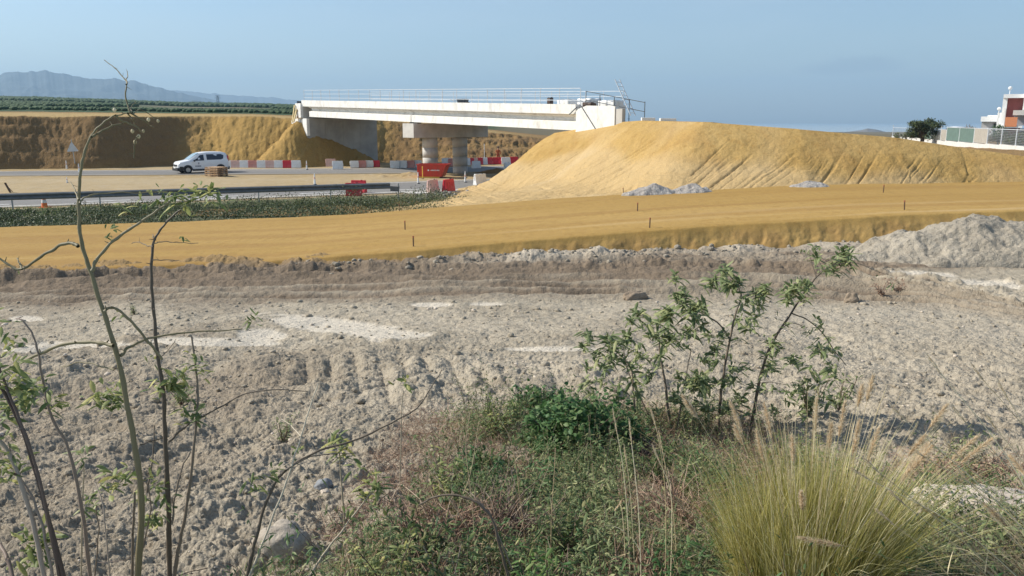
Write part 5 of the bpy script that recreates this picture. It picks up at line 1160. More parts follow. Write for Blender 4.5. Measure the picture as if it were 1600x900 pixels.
# ---- undergrowth region : image-plane test of world points
up_x = [330,380,450,520,560,600,640,690,740,800,850,1000,1060,1120,1180,1230,1300,1400,1460,1600,1750]
up_y = [980,915,885,865,810,750,700,668,645,618,605,640,660,678,700,710,770,800,770,770,760]
TG = [(785,760,3.9,.24),(690,760,3.8,.28),(985,660,5.6,.26),(770,850,3.1,.18),(1200,690,5.0,.25),(1540,730,4.9,.4),(600,740,4.2,.18),(1060,760,4.2,.30),(1010,860,3.3,.16),(650,830,3.2,.15),(880,840,3.2,.13)]
TG = [(P(a, b, Y).x, Y, r) for a, b, Y, r in TG]
DZ = [(660,740,135,80),(790,740,55,60),(1165,720,75,60),(1030,770,45,90),(560,840,60,40)]
def region_pts(n, seed, y0=2.3, y1=7.5, margin=0, xr=(-1.6,4.6), fade=30, keepall=False):
    r = np.random.default_rng(seed); out = []
    while sum(len(o) for o in out) < n:
        X = xr[0]+(xr[1]-xr[0])*r.random(n*3); Y = y0+(y1-y0)*r.random(n*3); Z = gray(X, Y, False)[0]; px, py = proj(X, Y, Z)
        k = py > np.interp(px, up_x, up_y)+margin-fade*r.random(n*3)+25*gn(X*3, Y*3, seed)
        k &= (px > 300) & (px < 1800)
        if not keepall:
            k &= py > np.interp(px, up_x, up_y)+margin+75*ss(780, 600, px)-20*r.random(n*3)
            for ex, ey, ew, eh in DZ: k &= (np.hypot((px-ex)/ew, (py-ey)/eh) > .75+.4*r.random(n*3)) | (r.random(n*3) < .18)
            for tx_, ty_, tr_ in TG: k &= np.hypot(X-tx_, (Y-ty_)*.8) > tr_*(.75+.5*r.random(n*3))
        out.append(np.stack([X[k], Y[k], Z[k]], -1))
    return np.concatenate(out)[:n]
def clump_mask(p, f, th, seed): return fbm(p[:, 0], p[:, 1], f, 2, seed) > th
# short green grass
def grass_acc(acc, p, h, w, lean=.5, seg=4, curl=.5):
    n = len(p); th = rng.random(n)*2*PI; hh = h*(.4+.6*rng.random(n)); ln = lean*rng.random(n)
    d = np.stack([np.cos(th)*ln, np.sin(th)*ln, np.ones(n)], -1); s = np.linspace(0, 1, seg)
    path = p[:, None]+d[:, None]*(hh[:, None]*s)[..., None]; path[..., 0] += (np.cos(th)*curl*hh)[:, None]*s**2*.6; path[..., 1] += (np.sin(th)*curl*hh)[:, None]*s**2*.6; path[..., 2] -= (curl*hh)[:, None]*s**2*.35
    acc.ribbon(path, w*(1-s*.85)[None]*np.ones((n,1)), np.stack([-np.sin(th), np.cos(th), 0*th], -1)+rng.normal(0,.4,(n,3)))
p = region_pts(70000, 31, y0=2.2, y1=6.6, margin=25); low = proj(p[:,0],p[:,1],p[:,2]); dens = ss(-.5, .35, fbm(p[:,0], p[:,1], 1.8, 2, 5))+ss(820, 900, low[1])*.6
p = p[rng.random(len(p)) < dens]; r5 = region_pts(14000, 35, y0=2.2, y1=4.2, keepall=True); q5 = proj(r5[:,0], r5[:,1], r5[:,2]); p = np.concatenate([p, r5[(q5[1] > 858) & (q5[0] < 860)]])
a = Acc(); grass_acc(a, p, .10, .0045, .6); tag(a.build('green_grass', M['grass']), kind='stuff', label='short green grass under the weeds along the bottom')
p = region_pts(11000, 33, y1=6.8, margin=15); p = p[clump_mask(p, 1.5, .1, 9)]
a = Acc(); q = p+np.stack([0*p[:,0], 0*p[:,0], rng.random(len(p))*.22], -1); leaves(a, np.repeat(q, 5, 0)+rng.normal(0, .025, (len(q)*5, 3)), len(q)*5, .045, .013, 1.8, .4, jit=0, fold=.2)
for k_, (nst, hmin, hmax, mt, th_, sd, lw_) in enumerate(((2300,.14,.52,'herb',.0,51,(.046,.011)),(1800,.14,.44,'leaf_dark',.15,53,(.045,.012)),(1300,.15,.42,'leaf_grey',.1,55,(.05,.010)))):
    q = region_pts(nst, sd, y1=6.6, margin=10); q = q[clump_mask(q, 1.2, th_-.25, sd)]; nn = len(q); la, sa = Acc(), Acc()
    hh_ = (hmin+(hmax-hmin)*rng.random(nn)**1.6)*(.6+.6*ss(-.5,.5,fbm(q[:,0], q[:,1], 1.4, 2, sd+9))); dd = rng.normal(0, .28, (nn, 2)); s = np.linspace(0, 1, 5)
    pth = q[:, None]+np.stack([dd[:, 0:1]*hh_[:, None]*s, dd[:, 1:]*hh_[:, None]*s, hh_[:, None]*s], -1)
    sa.ribbon(pth, .004*(1-.6*s)[None]*np.ones((nn, 1)), rng.normal(0, 1, (nn, 3)))
    t = rng.random((nn, 14)); base = q[:, None]+np.stack([dd[:, 0:1]*hh_[:, None]*t, dd[:, 1:]*hh_[:, None]*t, hh_[:, None]*t], -1)
    leaves(la, base.reshape(-1, 3), nn*14, lw_[0], lw_[1], 1.5, .5, jit=0, fold=.2)
    ro = la.build(('weed_leaves','dark_weed_leaves','grey_weed_leaves')[k_], M[mt]); tag(ro, kind='stuff', label=('mid green weeds standing through the undergrowth','dark green weeds standing through the undergrowth','feathery grey green weeds standing through the undergrowth')[k_])
    sa.build('weed_stems', M['twig'], ro)
tag(a.build('green_undergrowth', M['herb']), kind='stuff', label='mixed low green weeds filling the bottom middle')
p = region_pts(8000, 37, y1=6.9, margin=-25); p = p[clump_mask(p, 1.1, -.1, 14)]
a = Acc(); q = p+np.stack([0*p[:,0], 0*p[:,0], rng.random(len(p))*.22], -1); leaves(a, np.repeat(q, 5, 0)+rng.normal(0, .02, (len(q)*5, 3)), len(q)*5, .05, .012, 1.8, .5, jit=0, fold=.2)
tag(a.build('grey_undergrowth', M['leaf_grey']), kind='stuff', label='grey green feathery weeds among the grass')
# dry litter: fine twigs
p = region_pts(17000, 41, y1=7.2, margin=-30, keepall=True); k = fbm(p[:,0], p[:,1], .9, 2, 19)+rng.random(len(p))*.6; p = p[k > .0]
ex_ = region_pts(26000, 42, y1=6.8, margin=-35, keepall=True); qx, qy = proj(ex_[:,0], ex_[:,1], ex_[:,2]); kk_ = np.zeros(len(ex_), bool)
for ex, ey, ew, eh in DZ: kk_ |= np.hypot((qx-ex)/ew, (qy-ey)/eh) < .6+.7*rng.random(len(ex_))
p = np.concatenate([p, ex_[kk_]])
n = len(p); th = rng.random(n)*2*PI; el = rng.random(n)**1.5*1.5; ln = .06+.28*rng.random(n)**2
d = np.stack([np.cos(th)*np.cos(el), np.sin(th)*np.cos(el), np.sin(el)], -1); s = np.linspace(0, 1, 5)
path = p[:, None]+[0,0,.02]+d[:, None]*(ln[:, None]*s)[..., None]+rng.normal(0, .006, (n, 5, 3)); path[..., 2] -= (ln*.25)[:, None]*s**2
a = Acc(); a.ribbon(path, .0035*(1.2-s)[None]*np.ones((n,1)), rng.normal(0, 1, (n, 3))); tag(a.build('dry_litter', M['twig_red']), kind='stuff', label='reddish brown dry stems lying through the weeds')
p = region_pts(20000, 43, y1=7.0, margin=-20); p = p[clump_mask(p, 1.3, -.15, 23)]
a = Acc(); grass_acc(a, p, .24, .0032, .9, 5, .8); tag(a.build('dry_grass', M['dry']), kind='stuff', label='thin dry grass standing through the green weeds')
# brushwood tangles
def tangle(px, py, Y, r, n, mat, label, name='brushwood', seed=0, h=.8):
    x = P(px, py, Y).x; z = gz(x, Y); c = np.array([x, Y, z]); a = Acc(); rr = np.random.default_rng(seed)
    st = c+rr.normal(0, .45, (n, 3))*[r, r*.7, 0]+[0,0,.01]; th = rr.random(n)*2*PI; el = .2+1.1*rr.random(n); ln = r*(.5+1.1*rr.random(n))
    d = np.stack([np.cos(th)*np.cos(el), np.sin(th)*np.cos(el), np.sin(el)*h], -1); s = np.linspace(0, 1, 6)
    for i in range(n):
        pth = st[i]+d[i]*(ln[i]*s)[:, None]+np.cumsum(rr.normal(0, .012*r/.3, (6, 3)), 0); pth[:, 2] -= ln[i]*.35*s**2; a.tube(pth, np.linspace(.004, .0012, 6), 4)
    e = a.build(name, M[mat], None, True, loc=tuple(c)); e.location = c; return tag(e, label, 'brushwood')
tangle(785, 760, 3.9, .26, 260, 'twig', 'dark brown brushwood tangle in the middle of the weeds', seed=3, h=1.1)
tangle(690, 760, 3.8, .30, 240, 'twig_red', 'reddish dry brushwood left of the dark tangle', seed=4, h=1.0)
tangle(1010, 860, 3.3, .20, 130, 'twig_red', 'small rust coloured dry weed beside the tall pale stalks near the bottom', seed=14, h=1.3)
tangle(650, 830, 3.2, .18, 120, 'twig_red', 'small reddish dry twigs left of the bottom grass', seed=15, h=1.0)
tangle(880, 840, 3.2, .16, 110, 'twig', 'small brown dry twigs amid green weeds at the bottom middle', seed=16, h=1.2)
tangle(985, 660, 5.6, .30, 260, 'twig', 'greyish brushwood just right of the dense dark bush', seed=5, h=.7)
tangle(770, 850, 3.1, .20, 150, 'twig', 'small brown brushwood by the arched stem near the bottom', seed=6)
tangle(1200, 690, 5.0, .28, 170, 'twig_red', 'brownish dry brushwood left of the grass plumes', seed=7, h=.6)
tangle(1540, 730, 4.9, .42, 300, 'twig_red', 'reddish dry brushwood behind the pale slab at the right', seed=8, h=.6)
tangle(600, 740, 4.2, .20, 110, 'twig', 'thin dry brushwood at the left end of the weeds', seed=9, h=.6)
tangle(1060, 760, 4.2, .34, 240, 'twig_red', 'rust coloured dry weed mass between the tall stalks and the big tuft', seed=10, h=1.0)
stem_plant('arched_stem', 'dark stem arched like a hoop in the bottom weeds', [dict(p=[(795,905),(780,850),(768,810),(745,785),(712,774),(680,776),(655,790)], r=(.007,.003), root=1), dict(p=[(800,890),(770,815),(745,780),(735,770)], r=(.003,.002), c=.9)], 2.8, 2.9, (.006,.003), [], M['stem_dark'], M['leaf'])
# individual herbs standing out of the mass
HERBS = [(600,830,3.1,'leaf','yellow green leafy herb at the left edge of the weeds near the bottom'),(655,790,3.5,'herb','green herb between the reddish brushwood and the young leafy stem'),(690,700,4.4,'leaf','upright leafy herb rising left of the brushwood'),(745,700,4.6,'leaf_dark','dark leafy herb above the dark brown tangle'),
  (850,720,4.4,'leaf_dark','dark leafy herb below the dense dark bush'),(890,790,3.6,'herb','low green herb in the middle of the bottom weeds'),(930,740,4.2,'leaf_grey','grey green herb left of the tall dry stalks'),(840,860,3.0,'grass','bright green herb at the bottom just right of the arched stem'),
  (700,860,3.0,'herb','green herb at the bottom left of the arched stem'),(1100,700,4.8,'leaf_grey','grey green herb below the leafy shrub'),(1060,850,3.2,'leaf_dark','dark green herb between dry stalks and the big tuft'),(950,860,3.0,'leaf_grey','feathery grey green herb near the bottom by the stalks'),
  (1500,730,5.2,'leaf_grey','grey green herb above the pale slab'),(1530,870,3.4,'leaf_grey','grey green herb below the pale slab'),(1470,850,3.5,'leaf_grey','grey green herb right of the big tuft at the bottom'),(780,640,6.1,'leaf','light green herb at the top edge of the weeds'),(1020,700,4.9,'herb','green herb behind the tall dry stalks')]
for px, py, Y, mt, l in HERBS:
    x = P(px, py, Y).x; c = np.array([x, Y, gz(x, Y)]); sa, la = Acc(), Acc()
    for q in range(12):
        e = c+np.array([random.uniform(-.16,.16), random.uniform(-.12,.12), random.uniform(.10,.34)]); sprig(sa, la, c, e, .004, .002, 4, .065, .02, 7, spread=1.7, up=.5, droop=.4)
    e = empty('herb', tuple(c), 0, l, 'herb', 'herbs among the weeds'); sa.build('stem', M['twig'], e, loc=tuple(c)); la.build('leaves', M[mt], e, loc=tuple(c))
# ---- tall dry stalks
def plume(acc, a, b, r, n, Lb=.03):
    a = np.asarray(a); b = np.asarray(b); t = rng.random(n); c = a+(b-a)*t[:, None]; ax = unit(b-a)
    v = rng.normal(0, 1, (n, 3)); v -= (v@ax)[:, None]*ax; v /= np.linalg.norm(v, axis=1)[:, None]
    prof = np.sin(PI*np.clip(t*.9+.06, 0, 1))**.6
    d = v*r*prof[:, None]*(.5+.6*rng.random(n))[:, None]+ax*Lb*(.4+.8*rng.random(n))[:, None]
    path = c[:, None]+d[:, None]*np.linspace(0, 1, 3)[None, :, None]; path[..., 2] -= .004*np.linspace(0, 1, 3)**2
    acc.ribbon(path, np.array([.0020,.0017,.0006])[None]*np.ones((n, 1)), np.cross(d, rng.normal(0, 1, (n, 3))))
def stalks(name, label, lines, Y0, Y1, mat='straw', rad=.0028, head=.0, group=None, cat='grass'):
    sa = Acc(); heads = []; root = None
    for pts in lines:
        Yo = random.uniform(Y0, Y1); wp = pixpath(pts, Yo, Yo+.1); q = wp[0].copy(); d = unit(wp[0]-wp[1]); z = gz(q[0], q[1])
        if q[2] > z: q = q+d*((q[2]-z+.03)/max(.35, -d[2]))
        wp = [q]+wp; root = q if root is None else root; path = smooth_path(wp, 5); sa.tube(path, np.linspace(rad, rad*.45, len(path)), 5)
        if head: pa = Acc(); heads.append(pa); plume(pa, path[-1]-(unit(path[-1]-path[-4])*head), path[-1]+[0,0,.01], .007, int(head*900), .02)
        for k in (len(path)//3, len(path)//2):
            dd = unit(rng.normal(0, .5, 3)+unit(path[k+1]-path[k])); tt = np.linspace(0, 1, 5)[:, None]; lp = path[k]+dd*tt*.14; lp[:, 2] -= .06*tt[:, 0]**2; sa.ribbon(lp[None], np.linspace(.005,.001,5)[None], rng.normal(0,1,(1,3)))
    e = empty(name, tuple(root), 0, label, cat, group); sa.build('stem', M[mat], e, loc=tuple(root))
    for pa in heads: pa.build('seed_head', M['plume'], e, loc=tuple(root))
    return e
stalks('dry_stalks', 'tall pale dry stalks with thin seed heads standing left of the big tuft', [[(985,905),(980,800),(972,720),(958,645)],[(978,905),(975,830),(970,790),(962,798)],[(1002,905),(998,800),(990,720),(983,660)],[(992,905),(990,850),(984,760),(975,700)],[(1040,905),(1040,780),(1030,690),(1016,640)],[(1048,905),(1050,820),(1046,760),(1020,700)],[(1060,905),(1052,800),(1040,730),(1030,680)]], 3.0, 3.3, head=.10)
stalks('dry_stalks', 'few short dry stalks rising from the reddish brushwood', [[(745,905),(738,790),(728,700),(735,640)],[(790,905),(782,860),(770,790),(760,770)],[(700,905),(715,800),(735,740),(748,660)],[(715,800),(690,760),(672,715),(658,640)],[(860,905),(862,800),(866,740),(868,700)],[(815,800),(805,720),(795,680),(778,652)]], 3.2, 3.8, 'dry', .0025)
# ---- big fountain grass tuft
def tuft(name, label, px, Y, nb, h, spread, plumes, culms, matb='tuft', seed=1, lean=(0,0)):
    x = P(px, 900, Y).x; z = gz(x, Y); c = np.array([x, Y, z]); a = Acc(); n = nb
    th = rng.random(n)*2*PI; rr = rng.random(n)**.6; st = c+np.stack([np.cos(th)*rr*.30, np.sin(th)*rr*.18, 0*rr], -1)
    hh = h*(.45+.55*rng.random(n)); s = np.linspace(0, 1, 7); ln = spread*(rr**1.3)*(.5+.8*rng.random(n))
    dx = np.cos(th)*ln+lean[0]; dy = np.sin(th)*ln*.8+lean[1]
    kk = rng.normal(0, .10, (n, 2)); path = st[:, None]+np.stack([kk[:, 0:1]*hh[:, None]*s**2.5, kk[:, 1:]*hh[:, None]*s**2.5, 0*hh[:, None]*s], -1)+np.stack([dx[:, None]*hh[:, None]*(.55*s+.6*s**2.2), dy[:, None]*hh[:, None]*(.55*s+.6*s**2.2), hh[:, None]*(s-.30*np.minimum(1.8, ln)[:, None]*s**2.2)], -1)
    rnd = np.clip(.95*rng.random(n)**1.3+.2*(hh/h-.6), 0, 1)
    a.ribbon(path, .0042*(1-.85*s**1.5)[None]*np.ones((n, 1)), np.stack([-np.sin(th), np.cos(th), 0*th], -1)+rng.normal(0, .5, (n, 3)), r=rnd)
    m2 = nb//11; th = rng.random(m2)*2*PI; l2 = spread*(1.2+2.4*rng.random(m2)); L2 = h*(.7+.6*rng.random(m2)); s = np.linspace(0, 1, 9)
    px2 = c+np.stack([np.cos(th)*.15, np.sin(th)*.1, 0*th], -1); path = px2[:, None]+np.stack([(np.cos(th)*l2+lean[0])[:, None]*L2[:, None]*(.6*s+.35*s**2), (np.sin(th)*l2*.6+lean[1])[:, None]*L2[:, None]*(.6*s+.35*s**2), L2[:, None]*(s-(.35*l2)[:, None]*s**2.4)], -1)
    a.ribbon(path, .003*(1-.8*s)[None]*np.ones((m2, 1)), np.stack([-np.sin(th), np.cos(th), 0*th], -1)+rng.normal(0, .5, (m2, 3)), r=.55+.45*rng.random(m2))
    cu, pl = Acc(), Acc()
    for k in range(culms):
        t = random.uniform(0, 2*PI); l = random.uniform(.1, 1.9)*spread; L = h*random.uniform(.85, 1.28); s = np.linspace(0, 1, 9)
        pth = c+np.array([math.cos(t)*.08, math.sin(t)*.06, 0])+np.stack([(math.cos(t)*l+lean[0])*L*(.7*s+.35*s**2), (math.sin(t)*l*.7+lean[1])*L*(.7*s+.35*s**2), L*(s-.14*l*s**2)], -1)
        cu.tube(pth, np.linspace(.0016, .0007, 9), 4)
        if k < plumes: 
            Lp_ = random.uniform(.10, .17); e_ = unit(pth[-1]-pth[-3]); plume(pl, pth[-1]-e_*Lp_*.3, pth[-1]+e_*Lp_*.7+[0,0,-.015], .019, 420, .024)
    e = empty(name, tuple(c), 0, label, 'grass'); a.build('blades', M[matb], e, loc=tuple(c)); cu.build('culms', M['straw'], e, loc=tuple(c))
    if pl.n: pl.build('plumes', M['plume'], e, loc=tuple(c))
    return e
tuft('fountain_grass', 'big yellow green grass tuft with fluffy plumes at the bottom right', 1265, 3.05, 5000, .82, .29, 22, 150)
tuft('fountain_grass', 'dry grass tuft mostly outside the right edge throwing long straws into view', 1760, 2.75, 900, .55, .8, 10, 60, 'dry', lean=(-.25,.1))
ll = []
for (a_, b_) in (((1720,960),(1395,640)),((1700,930),(1420,700)),((1650,960),(1330,735)),((1690,960),(1475,690)),((1640,960),(1500,740)),((1740,920),(1540,650)),((1760,900),(1560,600)),((1620,960),(1350,720)),((1660,880),(1450,560)),((1530,960),(1370,800)),((1780,880),(1520,575)),((1700,860),(1490,640)),((1600,960),(1390,770))):
    mx, my = (a_[0]+b_[0])/2+random.uniform(-10,20), (a_[1]+b_[1])/2-random.uniform(0,22); ll.append([a_, (mx, my), b_])
stalks('straw_stems', 'long pale straw stems slanting across the bottom right corner', ll, 2.4, 2.9, 'straw', .0025, head=.08)
ll = []
for px in range(1440, 1600, 15): ll.append([(px+random.uniform(-20,20),890),(px+random.uniform(-25,25),800),(px+random.uniform(-60,50),random.uniform(650,720))])
stalks('straw_stems', 'dry reddish straw stems standing behind the pale slab', ll, 4.2, 4.8, 'dry', .0025)
# ------------------------------------------------------------ verge bushes along the road ditch
r = np.random.default_rng(77); n = 4200
X = -30+r.random(n)*29; by = np.interp(X, pb_x, pb_y); ny = np.interp(X, RN_x, RN_a)
ga_y = np.interp(X, [ga.x, gb.x, 0], [ga.y, gb.y, 49.5]); Y = by+1.2+(ga_y-.5-by-1.2)*r.random(n)
hN = .24+.95*np.clip(fbm(X, Y, .28, 3, 88)+.35, 0, 1)*ss(-.5, -4, X)*(.55+.45*ss(.0, 3, ga_y-Y))*(.65+.6*ss(-22, -10, X)); keep = r.random(n) < (.45+.9*ss(-.4, .3, fbm(X, Y, .4, 2, 90))); X, Y, hN = X[keep], Y[keep], hN[keep]
a = Acc(); m_ = 26; cen = np.stack([X, Y, valley(X, Y)[0]+.02], -1); q = np.repeat(cen, m_, 0); hh = np.repeat(hN, m_)
u = rng.normal(0, 1, (len(q), 3)); u /= np.linalg.norm(u, axis=1)[:, None]; q = q+u*np.stack([hh*.75, hh*.6, hh*.55], -1)*(.5+.5*rng.random(len(q)))[:, None]; q[:, 2] += hh*.45
leaves(a, q, len(q), .15, .06, 1.8, .5, jit=0, fold=0, seg=3, droop=.2)
tag(a.build('verge_scrub', M['verge']), kind='stuff', label='dark green scrub filling the ditch between the road and the orange track')
n = 9000; X = -30+rng.random(n)*33; Y = np.interp(X, [ga.x, gb.x, 2, 6], [ga.y, gb.y, 50.0, 51])-1.6+2.0*rng.random(n); a = Acc(); grass_acc(a, np.stack([X, Y, valley(X, Y)[0]], -1), .26, .02, .6, 3)
tag(a.build('verge_grass', M['grass']), kind='stuff', label='low green grass strip under the guardrail')
n = 5000; X = -7+rng.random(n)*9; Y = np.interp(X, RN_x, RN_a)-.8-4.5*rng.random(n); a = Acc(); grass_acc(a, np.stack([X, Y, valley(X, Y)[0]], -1)[fbm(X, Y, .6, 2, 93) > -.05], .2, .02, .7, 3)
tag(a.build('sparse_grass', M['dry']), kind='stuff', label='sparse dry grass beyond the end of the guardrail')
n = 240; X = -6+rng.random(n)*7; Y = np.interp(X, RN_x, RN_a)-1.2-4*rng.random(n)
V = IV[None]*(1+.3*(rng.random((n, len(IV)))-.5))[..., None]*(.04+.12*rng.random(n)**2)[:, None, None]+np.stack([X, Y, valley(X, Y)[0]+.03], -1)[:, None]
tag(np_mesh('verge_rubble', V.reshape(-1, 3), (IF[None]+np.arange(n)[:, None, None]*len(IV)).reshape(-1, 3), M['gravel'], False), 'grey rubble scattered beyond the end of the guardrail', kind='stuff')
# ------------------------------------------------------------ trees and bushes in the compound
def tree(name, px, Y, zb, H, Wd, label, mat='leaf_dark', n=5200, seed=1, cat='tree', LL=.34, trunk=.25, group=None, bare=False, low=False):
    x = P(px, 210, Y).x; c = np.array([x, Y, zb]); rr = np.random.default_rng(seed); sa, la = Acc(), Acc()
    sa.tube([c, c+[.05,0,H*.3], c+[.1,.05,H*.6], c+[.05,0,H*.85]], [trunk, trunk*.7, trunk*.4, trunk*.12], 8)
    lob = []
    for k in range(26):
        t = rr.random()*2*PI; u = rr.random()**.5; hz = (.12 if cat == 'bush' or low else .28)+.7*rr.random(); wr = math.sqrt(max(.05, 1-((hz-.5)/.58)**2))
        q = c+np.array([math.cos(t)*u*Wd*.42*wr, math.sin(t)*u*Wd*.42*wr, H*hz]); lob.append((q, H*(.08+.10*rr.random())))
        sa.tube([c+[0,0,H*.25*rr.random()+H*.1], (c+q)/2+[0,0,H*.12], q], [trunk*.3, trunk*.18, .02], 5)
        if bare:
            for w in range(8): sa.tube([q, q+rr.normal(0, .3, 3)*H*.25+[0,0,H*.1]], [.03,.012], 4)
    if not bare:
        per = n//len(lob)
        for q, r_ in lob:
            v = rr.normal(0, 1, (per, 3)); v /= np.linalg.norm(v, axis=1)[:, None]; pts = q+v*r_*(.45+.65*rr.random(per))[:, None]*[1.35,1.2,.9]
            leaves(la, pts, per, LL, LL*.5, 1.8, .3, jit=0, fold=0, seg=3, droop=.3)
    e = empty(name, tuple(c), 0, label, cat, group); sa.build('trunk' if not bare else 'branches', M['twig'] if bare else M['bark'], e, loc=tuple(c))
    if la.n: la.build('crown', M[mat], e, loc=tuple(c))
    return e
tree('carob_tree', 1442, 104, 1.9, 3.35, 4.8, 'round dark green tree standing at the left end of the green fence screen', mat='verge', seed=3, low=True, n=7500, LL=.30)
tree('bare_bush', 1522, 92, 1.9, 2.15, 4.4, 'leafless brownish bush behind the fence left of the white building', seed=5, cat='bush', bare=True, trunk=.12)
tree('small_tree', 1560, 78, 2.0, 2.0, 1.5, 'small dark tree behind the fence below the red panel', seed=6, n=1200, LL=.22, trunk=.08)
for k, (px, Y, h, w, l) in enumerate(((1583,72,1.6,1.6,'rounded green bush behind the wire fence, left of three at the right edge'),(1594,68,1.7,1.6,'rounded green bush behind the wire fence, middle of three at the right edge'),(1612,66,1.8,2.0,'rounded green bush behind the wire fence, rightmost of three'))):
    tree('garden_bush', px, Y, 2.0, h, w, l, 'herb', 1500, 8+k, 'bush', .2, .05, 'bushes behind the wire fence')
for k, (px, h, l) in enumerate(((1403,1.1,'thin bush on the crest left of the round tree'),(1415,1.2,'thin bush between the low white wall and the round tree'))): tree('scrub_bush', px, 122, 1.8, h, 1.6, l, 'herb', 600, 20+k, 'bush', .2, .04, 'scrub by the far end of the fence')
# orchard rows far away
n = 22000; T = tpx(-500)+(tpx(560)-tpx(-500))*rng.random(n); Y = 150*(930/150)**(rng.random(n)**.75); Y = np.round(Y/7)*7+rng.normal(0, .5, n); X = T*Y
keep = (gn(X*.012, Y*.006, 610) > -.12-.3*(Y > 500)); X, Y = X[keep], Y[keep]; n = len(X); Z = plain(X, Y)[0]
V = IV[None]*(1+.35*(rng.random((n, len(IV)))-.5))[..., None]*(np.array([2.2,1.8,1.5])*(.6+.5*rng.random((n,1)))*np.clip(Y/560, .28, 1.1)[:, None])[:, None]+np.stack([X, Y, Z+.9*np.clip(Y/560, .28, 1)], -1)[:, None]
tag(np_mesh('orchard', V.reshape(-1, 3), (IF[None]+np.arange(n)[:, None, None]*len(IV)).reshape(-1, 3), M['orch'] if 'orch' in M else simple('orchard_green', (.05,.085,.035), .9, var=.3, scale=.05), False), 'dark green orchards covering the plain before the mountains', kind='stuff')
# ------------------------------------------------------------ sky, sun, haze, camera
SUN_H = (-.985, .17); SUN_EL = math.radians(38)
w = bpy.data.worlds.new('World'); bpy.context.scene.world = w; w.use_nodes = True; nt = w.node_tree
bg = nt.nodes['Background']; sky = nt.nodes.new('ShaderNodeTexSky'); sky.sky_type = 'NISHITA'; sky.sun_disc = False
sky.sun_elevation = SUN_EL; sky.sun_rotation = math.atan2(SUN_H[0], SUN_H[1]); sky.altitude = 50; sky.air_density = 1.0; sky.dust_density = 1.0; sky.ozone_density = 2.2
tc = nt.nodes.new('ShaderNodeTexCoord')
def wn(scale, st, det=5):
    mp = nt.nodes.new('ShaderNodeMapping'); mp.inputs['Scale'].default_value = st; nt.links.new(tc.outputs['Generated'], mp.inputs[0])
    n = nd(nt, 'ShaderNodeTexNoise', Scale=scale, Detail=det, Roughness=.55); nt.links.new(mp.outputs[0], n.inputs[0]); return n.outputs[0]
c1 = ramp(nt, wn(2.2, (1,1,5.5)), .45, .8)
m1 = nt.nodes.new('ShaderNodeMath'); m1.operation = 'MULTIPLY'; m1.inputs[1].default_value = .26; nt.links.new(c1, m1.inputs[0])
col = mixc(nt, m1.outputs[0], sky.outputs[0], (5.6,5.9,6.1))
# one faint long cloud low in the sky on the right
cd = (P(1340, 103, 100)-Vector((0,0,CZ))).normalized(); n_ = nt.nodes.new('ShaderNodeVectorMath'); n_.operation = 'SUBTRACT'; n_.inputs[1].default_value = cd; nt.links.new(tc.outputs['Generated'], n_.inputs[0])
mp = nt.nodes.new('ShaderNodeMapping'); mp.vector_type = 'POINT'; mp.inputs['Rotation'].default_value = (0, 0, math.atan2(cd.x, cd.y)); mp.inputs['Scale'].default_value = (1, 1, 1); nt.links.new(n_.outputs[0], mp.inputs[0])
m2 = nt.nodes.new('ShaderNodeVectorMath'); m2.operation = 'MULTIPLY'; m2.inputs[1].default_value = (17, 6, 95); nt.links.new(mp.outputs[0], m2.inputs[0])
ln_ = nt.nodes.new('ShaderNodeVectorMath'); ln_.operation = 'LENGTH'; nt.links.new(m2.outputs[0], ln_.inputs[0])
ad = nt.nodes.new('ShaderNodeMath'); ad.operation = 'MULTIPLY_ADD'; ad.inputs[1].default_value = 2.6; ad.inputs[2].default_value = -1.3; nt.links.new(wn(14, (1,1,3)), ad.inputs[0])
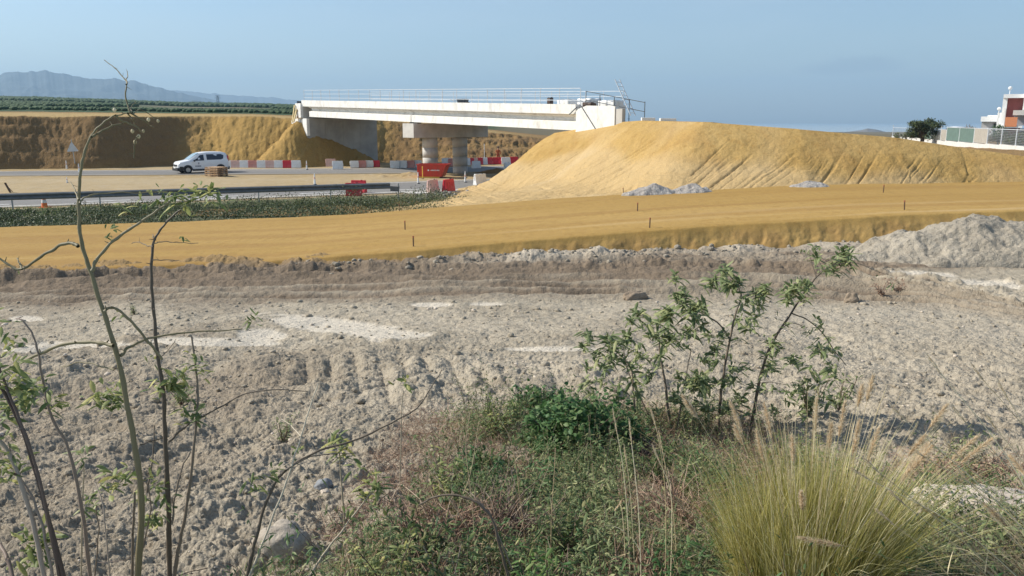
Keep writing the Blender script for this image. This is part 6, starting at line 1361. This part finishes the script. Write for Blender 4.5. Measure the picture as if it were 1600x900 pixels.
a2 = nt.nodes.new('ShaderNodeMath'); a2.operation = 'ADD'; nt.links.new(ln_.outputs['Value'], a2.inputs[0]); nt.links.new(ad.outputs[0], a2.inputs[1])
mk_ = ramp(nt, a2.outputs[0], 1.15, .45); m3 = nt.nodes.new('ShaderNodeMath'); m3.operation = 'MULTIPLY'; m3.inputs[1].default_value = .30; nt.links.new(mk_, m3.inputs[0])
col = mixc(nt, m3.outputs[0], col, (1.5,1.9,2.5))
col = mixc(nt, 1.0, col, (1.02,1.05,1.05), 'MULTIPLY')
nt.links.new(col, bg.inputs[0]); bg.inputs[1].default_value = .113
sd = bpy.data.lights.new('sun', 'SUN'); sd.energy = 4.9; sd.angle = math.radians(.6); sd.color = (1, .94, .84)
so = bpy.data.objects.new('sun', sd); C.objects.link(so)
v = Vector((SUN_H[0]*math.cos(SUN_EL), SUN_H[1]*math.cos(SUN_EL), math.sin(SUN_EL))); so.rotation_euler = v.to_track_quat('Z', 'Y').to_euler()
m = bpy.data.materials.new('haze'); m.use_nodes = True; n2 = m.node_tree; n2.nodes.clear()
ou = n2.nodes.new('ShaderNodeOutputMaterial'); pv_ = n2.nodes.new('ShaderNodeVolumePrincipled'); pv_.inputs['Color'].default_value = (.50,.75,1,1); pv_.inputs['Density'].default_value = 1.5e-4; pv_.inputs['Anisotropy'].default_value = .1
n2.links.new(pv_.outputs[0], ou.inputs['Volume'])
b = MB(); b.box((-16400,-420,-32), (16400,12700,640)); hz = b.build('haze', m); hz['kind'] = 'stuff'
cam = bpy.data.cameras.new('camera'); co = bpy.data.objects.new('camera', cam); C.objects.link(co)
cam.sensor_width = 36; cam.lens = 36*F/1600; cam.clip_end = 40000; cam.clip_start = .05
co.location = (0, 0, CZ); co.rotation_euler = (PI/2-PITCH, 0, 0); sc = bpy.context.scene; sc.camera = co
sc.view_settings.view_transform = 'Standard'; sc.view_settings.look = 'None'; sc.view_settings.gamma = 1; sc.view_settings.exposure = 0.36
sc.render.engine = 'CYCLES'; sc.cycles.use_denoising = True; sc.cycles.max_bounces = 6; sc.cycles.transparent_max_bounces = 6
